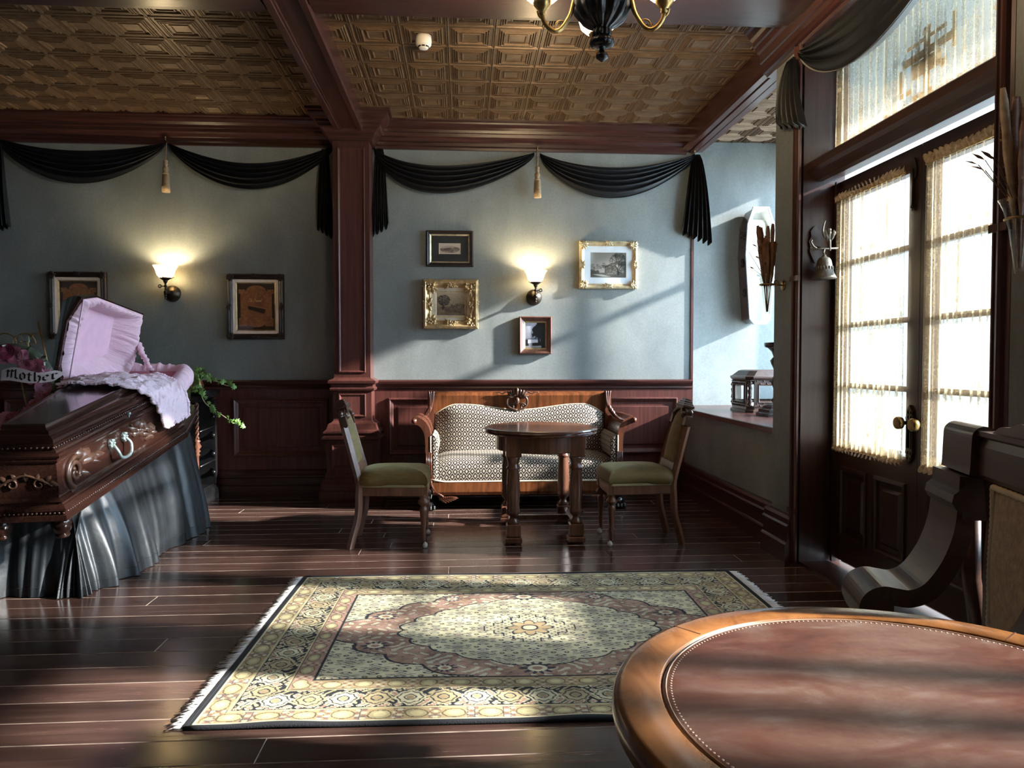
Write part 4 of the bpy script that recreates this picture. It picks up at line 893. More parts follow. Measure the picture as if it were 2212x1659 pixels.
def art_plate(seed):
    h, w = 150, 116; n = vnoise(h, w, 6, seed); img = np.ones((h, w, 3)) * np.array([0.24, 0.15, 0.09]) * (0.85 + 0.4 * n[..., None])
    Y, X = np.mgrid[0:h, 0:w]; u = X / w; v = Y / h
    card = ((np.abs(u - .5) < .41) & (v > .16) & (v < .86)) | (np.hypot((u - .5) / .26, (v - .17) / .13) < 1) | ((np.abs(u - .5) < .46) & (v > .13) & (v < .22) & (np.abs(u - .5) > .30)) | ((np.abs(u - .5) < .45) & (v > .74) & (v < .91) & (np.abs(u - .5) > .24)) | (np.hypot((u - .5) / .22, (v - .86) / .07) < 1)
    cn = vnoise(h, w, 5, seed + 1); fine = vnoise(h, w, 30, seed + 2, 2)
    cc = np.array([0.55, 0.33, 0.17]) * (0.8 + 0.4 * cn[..., None]); img = np.where(card[..., None], cc, img)
    edge = np.zeros((h, w), bool); edge[1:-1, 1:-1] = card[1:-1, 1:-1] & ~(card[:-2, 1:-1] & card[2:, 1:-1] & card[1:-1, :-2] & card[1:-1, 2:]); img[edge] = (0.66, 0.44, 0.25)
    orn = card & (fine > .56) & ((np.abs(u - .5) > .27) | (v < .30) | (v > .72)); img[orn] = img[orn] * 0.6 + np.array([0.72, 0.50, 0.28]) * 0.4
    for r_ in (0.245, 0.27): 
        for i in range(60):
            a0 = 2 * pi * i / 60; a1 = 2 * pi * (i + 1) / 60; seg(img, (w * (.5 + r_ * math.cos(a0)), h * (.44 + r_ * 1.15 * math.sin(a0))), (w * (.5 + r_ * math.cos(a1)), h * (.44 + r_ * 1.15 * math.sin(a1))), 1.0, (0.64, 0.43, 0.25), .6)
    P = [(0.29, .47), (.74, .535), (.73, .56), (.70, .64), (.30, .545)]; poly = [(x * w, y * h) for x, y in P]
    for t in np.linspace(0, 1, 26):
        a = (poly[0][0] + (poly[4][0] - poly[0][0]) * t, poly[0][1] + (poly[4][1] - poly[0][1]) * t); c = (poly[2][0] + (poly[3][0] - poly[2][0]) * t, poly[1][1] + 3 + (poly[3][1] - poly[1][1] - 3) * t); seg(img, a, c, 1.8, (0.22, 0.13, 0.09))
    seg(img, poly[0], poly[1], 1.6, (0.70, 0.46, 0.25)); seg(img, (poly[0][0], poly[0][1] + 3), (poly[1][0], poly[1][1] + 4), 1.0, (0.45, 0.27, 0.15))
    # copperplate script line "The Funeral"
    SCR = {'T': (1.1, [[(0.0, 1.3), (.5, 1.45), (1.0, 1.4)], [(.6, 1.4), (.35, .3), (.1, 0.0), (-.05, .2)]]), 'h': (.62, [[(0, 0), (.35, 1.4), (.15, 0)], [(.15, .5), (.4, .7), (.4, .05), (.6, .1)]]), 'e': (.5, [[(0, .1), (.35, .55), (.15, .65), (.12, .1), (.45, .1)]]), ' ': (.45, []),
           'F': (1.15, [[(.1, 1.25), (.6, 1.45), (1.15, 1.4)], [(.7, 1.4), (.45, .2), (.15, -.25), (0, 0.0)], [(.35, .7), (.8, .72)]]), 'u': (.6, [[(0, .6), (.05, .1), (.3, .1), (.45, .65), (.45, .1), (.6, .1)]]), 'n': (.6, [[(0, .6), (.05, 0), (.25, .6), (.4, .5), (.42, .05), (.6, .1)]]), 'r': (.45, [[(0, .1), (.15, .7), (.3, .6), (.28, .1), (.45, .1)]]), 'a': (.6, [[(.4, .6), (.1, .5), (.1, .1), (.4, .55), (.4, .1), (.6, .1)]]), 'l': (.4, [[(0, .1), (.3, 1.2), (.15, 1.3), (.12, .1), (.4, .15)]])}
    x = 0.29 * w; sc = 0.047 * h
    for ch in 'The Funeral':
        ad, ss = SCR[ch]
        for s_ in ss:
            for i in range(len(s_) - 1): seg(img, (x + (s_[i][0] + s_[i][1] * .3) * sc * .82, .39 * h - s_[i][1] * sc), (x + (s_[i + 1][0] + s_[i + 1][1] * .3) * sc * .82, .39 * h - s_[i + 1][1] * sc), 1.1, (0.80, 0.62, 0.40))
        x += ad * sc * .82
    for yy_ in (.665, .69, .80):
        for i in range(14): seg(img, (w * (.32 + .026 * i), h * yy_), (w * (.335 + .026 * i), h * (yy_ - .004 * (i % 2))), 1.0, (0.68, 0.48, 0.28), .7)
    return img
def art_small():
    h, w = 90, 144; nf = vnoise(90, 144, 30, 4, 2); img = np.ones((h, w, 3)) * np.array([0.80, 0.72, 0.64]); n = vnoise(h, w, 5, 3, 5); Y, X = np.mgrid[0:h, 0:w]; v = Y / h; u = X / w
    sc_ = (np.hypot((u - .5) / .44, (v - .55) / .33) < 1); hill = v > .42 + .12 * np.sin(u * 7) * .5 + .1 * (n - .5); d = np.clip((n - .35) * 1.6 + .9 * (nf - .5), 0, 1)
    img = np.where((sc_ & hill)[..., None], np.array([0.34, 0.28, 0.24]) + 0.42 * d[..., None] * np.array([1, .92, .84]), img); img = np.where((sc_ & ~hill)[..., None], np.array([0.66, 0.58, 0.52]) + .1 * n[..., None], img); return img
def art_engraving():
    h, w = 140, 180; n = vnoise(h, w, 5, 8, 6); nf = vnoise(h, w, 36, 18, 2); Y, X = np.mgrid[0:h, 0:w]; v = Y / h; u = X / w
    img = np.array([0.66, 0.58, 0.47]) * (1.05 - .35 * v[..., None]) + .06 * (n[..., None] - .5); g = v > .62 + .08 * (n - .5)
    img = np.where(g[..., None], np.array([0.46, 0.39, 0.31]) + .3 * (n[..., None] - .5), img)
    tr_ = (np.hypot((u - .25) / .27, (v - .30) / .27) + .5 * (n - .5) < .85) | ((np.abs(u - .24) < .035) & (v > .4) & (v < .78)); img = np.where(tr_[..., None], np.array([0.30, 0.25, 0.20]) + .7 * (n[..., None] - .45) + .5 * (nf[..., None] - .5), img)
    t2 = (v > .46 + .25 * np.abs(u - .78) - .1 * (n - .3)) & (v < .66) & (u > .5); img = np.where(t2[..., None], np.array([0.42, 0.36, 0.29]) + .5 * (n[..., None] - .4) + .4 * (nf[..., None] - .5), img); img = img + .16 * (nf[..., None] - .5)
    rd = random.Random(2)
    for k in range(7): x = w * rd.uniform(.3, .85); y = h * rd.uniform(.74, .86); seg(img, (x - 5, y), (x + 5, y), 4, (0.27, 0.22, 0.18)); seg(img, (x - 4, y), (x - 4, y + 5), 1, (.22, .18, .15)); seg(img, (x + 4, y), (x + 4, y + 5), 1, (.22, .18, .15))
    return img
def art_tree_photo():
    h, w = 150, 204; n = vnoise(h, w, 5, 15, 5); nf = vnoise(h, w, 40, 16, 2); Y, X = np.mgrid[0:h, 0:w]; v = Y / h; u = X / w
    img = np.array([0.60, 0.57, 0.53]) * (.86 + .35 * v[..., None]) + .04 * (n[..., None] - .5); g = v > .80 + .05 * (n - .5); img = np.where(g[..., None], np.array([0.38, 0.36, 0.32]) + .3 * (n[..., None] - .5), img)
    b2 = (v > .62 - .22 * np.clip((u - .35) * 2.2, 0, 1) + .5 * (n - .5)) & (v < .86) & (u > .40); img = np.where(b2[..., None], np.array([0.36, 0.34, 0.30]) + .9 * (n[..., None] - .47) + .5 * (nf[..., None] - .5), img)
    b3 = (v > .70 + .4 * (n - .5)) & (v < .88) & (u < .25); img = np.where(b3[..., None], np.array([0.30, 0.28, 0.25]) + .4 * (n[..., None] - .45), img)
    wt = (v > .86 + .03 * (n - .5)) & (v < .95) & (np.abs(u - .3 - (v - .9) * 3) < .12); img[wt] = (0.72, 0.70, 0.66)
    rd = random.Random(9); tree_draw(img, (w * .78, h * .88), 1.70, 34, 7.0, (0.13, 0.12, 0.11), rd, 9, .55); tree_draw(img, (w * .77, h * .70), 2.25, 27, 4.6, (0.14, 0.13, 0.12), rd, 8, .5); tree_draw(img, (w * .80, h * .66), 1.0, 22, 4, (0.14, 0.13, 0.12), rd, 8, .5); tree_draw(img, (w * .1, h * .82), 1.6, 16, 2.4, (0.22, 0.20, 0.18), rd, 7, .5); tree_draw(img, (w * .05, h * .82), 1.3, 12, 2.0, (0.25, 0.23, 0.2), rd, 6, .5); return img
def art_dark_tree():
    h, w = 120, 92; n = vnoise(h, w, 4, 21, 5); Y, X = np.mgrid[0:h, 0:w]; v = Y / h; u = X / w
    img = np.array([0.74, 0.74, 0.79]) * (1.0 - .25 * v[..., None]) + .35 * (n[..., None] - .5); hill = (v > .60) & (v < .66 + .04 * n); img = np.where(hill[..., None], np.array([0.45, 0.46, 0.50]), img)
    lake = (v >= .66) & (v < .80); img = np.where(lake[..., None], np.array([0.82, 0.82, 0.84]) + .1 * (n[..., None] - .5), img)
    dk = (u > .62 - .28 * np.sin(pi * np.clip(v / .62, 0, 1)) ** .7 + .75 * (n - .5)) & (v < .62) | (u > .74 + .3 * (n - .5)) & (v < .9) | (np.abs(u - .68) < .05) & (v > .5) & (v < .85) | (v > .86 - .16 * np.clip(u, 0, 1) + .2 * (n - .5)) & (u > .35) | (u < .16 + .25 * (n - .5)) & (v > .66)
    img = np.where(dk[..., None], np.array([0.035, 0.035, 0.04]) + .05 * n[..., None], img); pth = (v > .90 + .05 * (n - .5)) & (u < .8); img = np.where(pth[..., None], np.array([0.62, 0.60, 0.60]), img); return img
M['mat_white'] = plain('white_mount', (0.80, 0.82, 0.84), 0.8, var=0.03)
M['mat_cream'] = plain('cream_mount', (0.66, 0.57, 0.45), 0.8, var=0.05)
M['mat_black'] = plain('black_mount', (0.022, 0.022, 0.022), 0.7)
M['linen'] = plain('linen_slip', (0.74, 0.60, 0.49), 0.8, var=0.1, bmp=0.3, bscale=200)
M['frame_black'] = plain('black_lacquer_frame', (0.020, 0.012, 0.010), 0.42, var=0.4)
M['gold_leaf'] = plain('worn_gilt', (0.48, 0.34, 0.17), 0.42, 0.55, 0.35, 22, 0.25, 50)
M['gold_pale'] = plain('pale_gilt', (0.62, 0.50, 0.30), 0.42, 0.5, 0.3, 25, 0.25, 50)
M['frame_wood'] = wood('red_brown_frame', (0.06, 0.025, 0.018), (0.17, 0.075, 0.055), 0.3, 'z', 30, 3)
M['picture_glass'] = glass_mat('picture_glass', (0.96, 0.97, 0.97), 0.015)
def picture(label, x0, x1, z0, z1, prof, fm, liners, art, orn=None, tilt=0.0, glaze=True, rz=0.0):
    cx_, cz_ = (x0 + x1) / 2, z0; w, h_ = x1 - x0, z1 - z0
    o = thing('framed_picture', label, 'picture', (cx_, WY - 0.004, cz_), (tilt, rz, 0)); X0_, X1_, Z0_, Z1_ = -w / 2, w / 2, 0, h_
    f = MB(); f.ringrect(X0_, X1_, Z0_, Z1_, prof, cap=False); f.box(X0_ + .01, X1_ - .01, -0.004, 0.0, .01, Z1_ - .01); fo = f.build('frame', fm, o)
    d0, y0 = prof[-1]; d = d0
    for (wd, mt, h0, h1) in liners:
        l = MB(); l.ringrect(X0_ + d, X1_ - d, Z0_ + d, Z1_ - d, [(0, y0 - .004), (0, h0), (wd, h1), (wd + .001, .008)], cap=False); l.build('mount' if mt in (M['mat_white'], M['mat_black'], M['mat_cream']) else 'slip', mt, o); d += wd
    raster('print', art, X0_ + d - .001, X1_ - d + .001, Z0_ + d - .001, Z1_ - d + .001, -0.009, o)
    if glaze:
        g_ = MB(); yy_ = -(max(prof[-1][1], 0.014)) - .001; g_.add([(X0_ + d0, yy_, Z0_ + d0), (X1_ - d0, yy_, Z0_ + d0), (X1_ - d0, yy_, Z1_ - d0), (X0_ + d0, yy_, Z1_ - d0)], [(0, 1, 2, 3)]); g_.build('glazing', M['picture_glass'], o)
    if orn: orn(o, w, h_, fo)
    return o
blk = [(0, 0), (0, 0.02), (0.006, 0.032), (0.016, 0.036), (0.026, 0.030), (0.032, 0.034), (0.038, 0.030), (0.048, 0.018)]
def corner_orn(mat, big, mids=True):
    def fn(o, w, h_, fo):
        rr_ = random.Random(int(w * 1000))
        pts = [(q * (w / 2 - big * .5), z) for q in (-1, 1) for z in (big * .5, h_ - big * .5)]
        if mids: pts += [(q * (w / 2 - big * .32), h_ / 2) for q in (-1, 1)] + [(0, big * .32), (0, h_ - big * .32)]
        for i, (x, z) in enumerate(pts):
            m = MB(); s_ = big if i < 4 else big * .8; vert = i in (4, 5)
            for k in range(9):
                a = 2 * pi * k / 9 + .3; leaf_shape(m, x, z, a, s_ * (.62 if i < 4 else (.75 if (abs(cos(a)) > .6) != vert else .35)), s_ * .16, T(0, -0.030, 0), 0.012)
            for k in range(14): m.ball((x + rr_.uniform(-.4, .4) * s_, -0.038, z + rr_.uniform(-.3, .3) * s_), s_ * .12, 6, 5)
            for q in (-1, 1): m.tube([(x + q * a_, -0.040, z + b2_) for a_, b2_ in spiral(s_ * .18, 0, s_ * .2, s_ * .05, 0, 1.2, 10)], s_ * .045, 5)
            m.build('carved_corner' if i < 4 else 'carved_crest', mat, fo)
    return fn
picture('black framed engraving of an ornate bill behind the open coffin lid', -3.565, -3.085, 1.39, 1.972, blk, M['frame_black'], [(0.026, M['linen'], .024, .018), (0.009, M['gold_leaf'], .020, .014)], art_plate(31), corner_orn(M['frame_black'], 0.06))
picture('black framed bill with a drawn coffin, beside the pilaster', -2.062, -1.572, 1.392, 1.964, blk, M['frame_black'], [(0.026, M['linen'], .024, .018), (0.009, M['gold_leaf'], .020, .014)], art_plate(31), corner_orn(M['frame_black'], 0.06), rz=0.0)
picture('small engraving in a wide black mount and thin gilt frame', -0.325, 0.095, 2.044, 2.364, [(0, 0), (0, .016), (.004, .024), (.012, .026), (.018, .020), (.024, .022), (.034, .014)], M['frame_black'], [(0.012, M['gold_pale'], .020, .012), (0.066, M['mat_black'], .012, .011), (0.002, M['mat_cream'], .012, .0115)], art_small(), None)
picture('landscape engraving in a heavy carved gilt frame', -0.352, 0.136, 1.491, 1.926, [(0, 0), (-.004, .02), (.004, .046), (.020, .052), (.034, .040), (.052, .030), (.060, .034), (.066, .026), (.072, .018)], M['gold_leaf'], [(0.026, M['mat_cream'], .018, .014), (0.014, M['gold_pale'], .016, .012), (0.006, M['mat_cream'], .014, .011)], art_engraving(), corner_orn(M['gold_leaf'], 0.125))
picture('bare tree photograph in a white mount and pale gilt frame', 1.052, 1.583, 1.855, 2.286, [(0, 0), (0, .022), (.006, .036), (.018, .040), (.028, .030), (.038, .024), (.046, .016)], M['gold_pale'], [(0.056, M['mat_white'], .014, .012)], art_tree_photo(), corner_orn(M['gold_pale'], 0.075, True))
picture('small dark tree painting in a deep brown frame above the sofa', 0.506, 0.799, 1.263, 1.602, [(0, 0), (0, .035), (.008, .045), (.018, .040), (.028, .028), (.036, .022), (.044, .016)], M['frame_wood'], [(0.012, M['gold_leaf'], .018, .011)], art_dark_tree(), None)

# ------------------------------------------------------------------ wall sconces
def shade_mat():
    m, nt, b = nmat('frosted_shade_glass'); nt.nodes.remove(b); out = nt.nodes['Material Output']
    tl = N(nt, 'ShaderNodeBsdfTranslucent'); tl.inputs['Color'].default_value = (0.95, 0.86, 0.66, 1); tr = N(nt, 'ShaderNodeBsdfTransparent'); tr.inputs['Color'].default_value = (1, 0.95, 0.85, 1); gl = N(nt, 'ShaderNodeBsdfGlossy'); gl.inputs['Roughness'].default_value = 0.15
    m1 = N(nt, 'ShaderNodeMixShader'); m1.inputs[0].default_value = 0.22; nt.links.new(tl.outputs[0], m1.inputs[1]); nt.links.new(tr.outputs[0], m1.inputs[2])
    m2 = N(nt, 'ShaderNodeMixShader'); m2.inputs[0].default_value = 0.06; nt.links.new(m1.outputs[0], m2.inputs[1]); nt.links.new(gl.outputs[0], m2.inputs[2]); nt.links.new(m2.outputs[0], out.inputs['Surface']); return m
M['shade'] = shade_mat()
def emit(name, c, s):
    m, nt, b = nmat(name); b.inputs['Base Color'].default_value = (*c, 1); b.inputs['Emission Color'].default_value = (*c, 1); b.inputs['Emission Strength'].default_value = s; return m
M['bulb'] = emit('warm_bulb', (1.0, 0.78, 0.45), 1200)
SCONCE_W = 2.5
def sconce(label, x, z, side):
    o = thing('wall_sconce', label, 'lamp', (x, WY, z), group='gas style wall sconces')
    p = MB(); p.lathe([(0.072, 0), (0.072, 0.008), (0.066, 0.02), (0.050, 0.04), (0.028, 0.052), (0.018, 0.056)], 24, M=RX(pi / 2)); p.build('wall_plate', M['dark_bronze'], o)
    a = MB(); a.tube([(0, -0.04, 0), (0, -0.14, 0), (0, -0.155, -0.01), (0, -0.16, 0.0)], 0.012, 8); a.tube([(0, -0.155, -0.055), (0, -0.155, 0.095)], [0.006, 0.006], 8)
    for zz, r_ in ((-0.05, .010), (-0.03, .012), (0.0, .017), (0.025, .010), (0.05, .014), (0.075, .010), (0.095, .020)): a.ball((0, -0.155, zz), r_, 8, 6)
    a.build('arm', M['dark_bronze'], o)
    k = MB(); k.tube([(0, -0.155, 0.05), (side * 0.035, -0.16, 0.05)], 0.005, 6); k.tube([(side * (0.045 + 0.012 * cos(t)), -0.16, 0.05 + 0.012 * sin(t)) for t in np.linspace(0, 2 * pi, 12, endpoint=False)], 0.005, 6, closed=True); k.build('gas_key', M['dark_bronze'], o)
    g_ = MB(); g_.lathe([(0.01, 0.095), (0.022, 0.10), (0.050, 0.118), (0.052, 0.122), (0.046, 0.123), (0.02, 0.106)], 20, M=T(0, -0.155, 0))
    for q in range(3): t = 2 * pi * q / 3 + .5; g_.tube([(0.045 * cos(t), -0.155 + 0.045 * sin(t), 0.115), (0.062 * cos(t), -0.155 + 0.062 * sin(t), 0.13), (0.068 * cos(t), -0.155 + 0.068 * sin(t), 0.125)], 0.004, 6)
    g_.build('gallery', M['dark_bronze'], o)
    s_ = MB(); s_.lathe([(0.038, 0.120), (0.052, 0.128), (0.066, 0.145), (0.073, 0.165), (0.080, 0.190), (0.092, 0.212), (0.100, 0.222), (0.098, 0.2225), (0.090, 0.212), (0.078, 0.190), (0.071, 0.165), (0.064, 0.146)], 36, M=T(0, -0.155, 0)); 
    s_.build('shade', M['shade'], o)
    bl = MB(); bl.ball((0, -0.155, 0.165), 0.024, 12, 8, sc=(1, 1, 1.4)); bl.build('bulb', M['bulb'], o)
    ld = bpy.data.lights.new('sconce_light', 'POINT'); ld.energy = SCONCE_W; ld.color = (1.0, 0.70, 0.36); ld.shadow_soft_size = 0.025
    lo_ = bpy.data.objects.new('sconce_light', ld); COL.objects.link(lo_); lo_.parent = o; lo_.location = (0, -0.155, 0.205); return o
sconce('lit glass wall sconce between the two black framed bills', -2.535, 1.79, -1)
sconce('lit glass wall sconce above the dark tree painting', 0.642, 1.775, 1)

# ------------------------------------------------------------------ black satin swags, tails, tassels
M['drape'] = plain('black_drapery_satin', (0.006, 0.0065, 0.008), 0.42, var=0.3, spec=0.32, bmp=0.1, bscale=12)
M['drape_lining'] = plain('grey_drape_lining', (0.20, 0.20, 0.19), 0.6)
def swag(label, x0, z0, x1, z1, st, sb, low, Mx=None, loc=(0, WY, 0), lining=False, nf=5.5):
    Mx = Mx or Matrix.Identity(4); rr_ = random.Random(int(abs(x0) * 100)); ph = rr_.uniform(0, 6)
    def warp(u): return u + (low - .5) * 1.6 * u * (1 - u) * -1 if False else u
    def fn(u, v):
        x = x0 + (x1 - x0) * u; zt = z0 + (z1 - z0) * u; k = u ** (math.log(.5) / math.log(low)); s_ = sin(pi * k)
        top = zt - st * s_ ** 0.9; bot = zt - 0.03 - sb * s_ ** 0.75
        z = top + (bot - top) * v
        env = 0.25 + 0.75 * s_
        fold = sin(2 * pi * nf * v ** 0.9 + 1.2 * sin(2.2 * u + ph) + ph); fold = abs(fold) ** 0.7 * (1 if fold > 0 else -1)
        y = -0.035 - 0.045 * env * (0.35 + 0.65 * v) - 0.020 * (0.55 + 0.45 * env) * fold * (0.4 + 0.6 * sin(pi * min(1, v * 1.05)))
        return (x, y, z + 0.010 * env * fold)
    o = thing('drapery_swag', label, 'drapery', loc, group='black satin wall swags')
    m = MB(); m.grid(fn, 56, 54, M=Mx); m.build('cloth', M['drape'], o)
    if lining:
        l = MB(); l.grid(lambda u, v: tuple(Vector(fn(u, 0.985)).lerp(Vector((fn(u, 0.8)[0], -0.02, fn(u, 1.0)[2] + .03)), v)), 50, 4, M=Mx); l.build('lining', M['drape_lining'], o)
    return o
def tail(label, x0, x1, ztop, zl, zr, Mx=None, loc=(0, WY, 0), np_=5, top=0.35):
    Mx = Mx or Matrix.Identity(4); xm = (x0 + x1) / 2; rr_ = random.Random(int(abs(x0) * 100) + 3); ph = rr_.uniform(0, 6)
    def fn(u, v):
        wv = top + (1 - top) * v ** 0.6; x = xm + (x0 + (x1 - x0) * u - xm) * wv; zb = zl + (zr - zl) * u
        f = sin(2 * pi * np_ * u + ph + .5 * v); z = ztop + (zb - ztop) * v + (0.018 * f * v if v > .9 else 0)
        return (x + 0.004 * cos(2 * pi * np_ * u + ph), -0.045 - 0.030 * (0.4 + 0.6 * v) * f - 0.02 * sin(pi * v), z)
    o = thing('drapery_tail', label, 'drapery', loc, group='black satin drapery tails')
    m = MB(); m.grid(fn, 70, 16, M=Mx); m.build('cloth', M['drape'], o); return o
swag('black satin swag nearest the far pilaster over the coffin', -3.95, 3.10, -2.57, 3.085, 0.10, 0.335, 0.48)
swag('black satin swag between wall tassel and pilaster over the coffin wall', -2.53, 3.085, -1.13, 3.09, 0.16, 0.375, 0.50)
swag('black satin swag from the pilaster to the tassel above the sofa', -0.78, 3.085, 0.64, 3.06, 0.14, 0.375, 0.40)
swag('black satin swag from the tassel to the alcove corner', 0.69, 3.06, 2.10, 3.075, 0.13, 0.375, 0.46)
tail('pleated black drapery tail at the edge beside the far pilaster', -4.04, -3.865, 3.08, 2.29, 2.36)
tail('pleated black drapery tail on the coffin side of the pilaster', -1.275, -1.125, 3.06, 2.37, 2.28, np_=4)
tail('pleated black drapery tail on the sofa side of the pilaster', -0.80, -0.645, 3.07, 2.31, 2.40, np_=4)
tail('pleated black drapery tail hanging at the alcove corner', 1.975, 2.255, 3.07, 2.37, 2.265, np_=6, top=.2)
DM = Matrix(((0, 1, 0, 0), (-1, 0, 0, 0), (0, 0, 1, 0), (0, 0, 0, 1)))       # x' -> -Y, wall side +X
swag('long black swag across the head of the street door', -4.15, 2.965, -2.70, 2.97, 0.02, 0.31, 0.5, DM, (1.955, 0, 0), True, 4.5)
tail('bunched black drapery tail beside the transom', -4.42, -4.06, 2.95, 2.62, 2.52, DM, (1.95, 0, 0), 5, .25)
kn_ = MB()
def hookfn(x, z, lab):
    o = thing('drapery_hook', lab, 'hook', (x, WY - 0.03, z), group='small brass drapery hooks'); MB().tube([(0, 0.03, 0), (0, -0.04, 0), (0, -0.045, 0.02)], 0.005, 6).ball((0, -0.045, 0.025), 0.008, 6, 5).build('pin', M['brass'], o)
for x, z, lab in ((-2.55, 3.10, 'brass hook holding the tassel on the coffin wall'), (0.665, 3.08, 'brass hook holding the tassel above the sofa'), (-0.775, 3.085, 'brass hook at the pilaster above the sofa side tail'), (2.09, 3.09, 'brass hook at the alcove corner above the tail')): hookfn(x, z, lab)
M['tassel'] = plain('old_gold_silk', (0.30, 0.20, 0.10), 0.6, var=0.3, scale=40, sheen=0.3)
for x, lab in ((-2.55, 'old gold tassel between the swags over the coffin wall'), (0.665, 'old gold tassel between the swags above the sofa')):
    o = thing('tassel', lab, 'tassel', (x, WY - 0.075, 2.655), group='old gold wall tassels')
    MB().tube([(0, 0, 0.26), (0.003, 0, 0.34), (0, 0.03, 0.43)], 0.004, 6).build('cord', M['tassel'], o)
    MB().lathe([(0.012, 0.275), (0.020, 0.268), (0.016, 0.255), (0.018, 0.235), (0.012, 0.225), (0.024, 0.208), (0.026, 0.190), (0.018, 0.175), (0.024, 0.165), (0.028, 0.15)], 16).build('head', M['tassel'], o)
    MB().lathe([(0.026, 0.155), (0.030, 0.12), (0.033, 0.05), (0.035, 0.0), (0.02, 0.0)], 40, flute=20, fd=0.14).build('fringe', M['tassel'], o)

# ------------------------------------------------------------------ smoke detector, chandelier
M['white_plastic'] = plain('white_plastic', (0.80, 0.74, 0.66), 0.45, var=0.03)
sdt = thing('smoke_detector', 'round white smoke detector on the tin ceiling', 'detector', (-0.25, 4.885, 3.30))
MB().lathe([(0.05, 0.0), (0.052, -0.025), (0.052, -0.04), (0.050, -0.055), (0.044, -0.062), (0.036, -0.066), (0.030, -0.078), (0.020, -0.082)], 28).build('body', M['white_plastic'], sdt)
vn = MB()
for q in range(8): t = 2 * pi * q / 8; vn.box(-0.010, 0.010, -0.002, 0.002, -0.004, 0.004, M=T(0.034 * cos(t), 0.034 * sin(t), -0.071) @ RZ(t + pi / 2))
vn.build('vent', M['ink'], sdt)['kind'] = 'stuff'
M['chand_black'] = plain('blackened_metal', (0.020, 0.020, 0.022), 0.28, 0.6, 0.3, 20, spec=0.6)
M['chand_gold'] = metal('antique_gold', (0.50, 0.34, 0.13), 0.33, 0.2)
M['opal'] = emit('lit_opal_glass', (1.0, 0.86, 0.62), 4.5)
CH = (0.572, 3.05, 2.427); chd = thing('chandelier', 'black fluted chandelier with brass arms and opal shades', 'chandelier', CH)
MB().lathe([(0.002, 0.0), (0.010, 0.006), (0.022, 0.014), (0.026, 0.024), (0.022, 0.034), (0.010, 0.042), (0.012, 0.048), (0.009, 0.052), (0.014, 0.060), (0.018, 0.075)], 20).build('finial', M['chand_black'], chd)
MB().lathe([(0.022, 0.060), (0.045, 0.064), (0.053, 0.076), (0.050, 0.090), (0.038, 0.098), (0.036, 0.105)], 40, flute=14, fd=0.12).build('gadroon_ring', M['chand_black'], chd)
MB().lathe([(0.036, 0.100), (0.040, 0.106), (0.041, 0.125), (0.037, 0.130), (0.044, 0.138), (0.070, 0.152), (0.095, 0.172), (0.115, 0.198), (0.124, 0.224), (0.122, 0.245), (0.108, 0.268), (0.085, 0.285), (0.060, 0.292)], 72, flute=12, fd=0.16).build('bowl', M['chand_black'], chd)
MB().lathe([(0.085, 0.284), (0.10, 0.288), (0.095, 0.300), (0.05, 0.315), (0.022, 0.33), (0.018, 0.42), (0.030, 0.44), (0.018, 0.46), (0.014, 0.62), (0.022, 0.64), (0.012, 0.66), (0.012, 0.82), (0.06, 0.84), (0.075, 0.873)], 24).build('stem', M['chand_gold'], chd)
for t in (radians(186), radians(-18), radians(84)):
    R_ = RZ(t); am = MB()
    am.tube(smooth_path([(0.10, 0, 0.275), (0.118, 0, 0.24), (0.135, 0, 0.18), (0.170, 0, 0.125), (0.200, 0, 0.110), (0.228, 0, 0.125), (0.245, 0, 0.150), (0.250, 0, 0.172)], 5), 0.0095, 8, M=R_)
    am.tube(smooth_path([(0.150, 0, 0.150), (0.185, 0, 0.150), (0.205, 0, 0.112)], 5), 0.004, 6, M=R_)
    am.tube([(0.075 + a_, 0, 0.278 + b2_) for a_, b2_ in spiral(0.045, 0, 0.04, 0.01, 0, 1.3, 16)], 0.009, 6, M=R_)
    am.tube(smooth_path([(0.240, 0, 0.15), (0.262, 0, 0.165), (0.268, 0, 0.185)], 4), [0.005] * 8 + [0.007], 6, M=R_); am.build('arm', M['chand_gold'], chd)
    cpx = MB(); cpx.lathe([(0.008, 0.165), (0.016, 0.175), (0.012, 0.183), (0.020, 0.192), (0.034, 0.208), (0.040, 0.225), (0.036, 0.234)], 20, M=R_ @ T(0.25, 0, 0), flute=10, fd=0.06); cpx.build('shade_cup', M['chand_gold'], chd)
    gx = MB(); gx.lathe([(0.034, 0.222), (0.052, 0.230), (0.074, 0.250), (0.084, 0.285), (0.080, 0.325), (0.086, 0.350), (0.084, 0.351), (0.076, 0.325), (0.080, 0.285)], 24, M=R_ @ T(0.25, 0, 0)); gx.build('shade', M['opal'], chd)
    ld = bpy.data.lights.new('chandelier_light', 'POINT'); ld.energy = 45; ld.color = (1.0, 0.76, 0.45); ld.shadow_soft_size = 0.04
    lo_ = bpy.data.objects.new('chandelier_light', ld); COL.objects.link(lo_); lo_.parent = chd; lo_.location = R_ @ Vector((0.25, 0, 0.36))
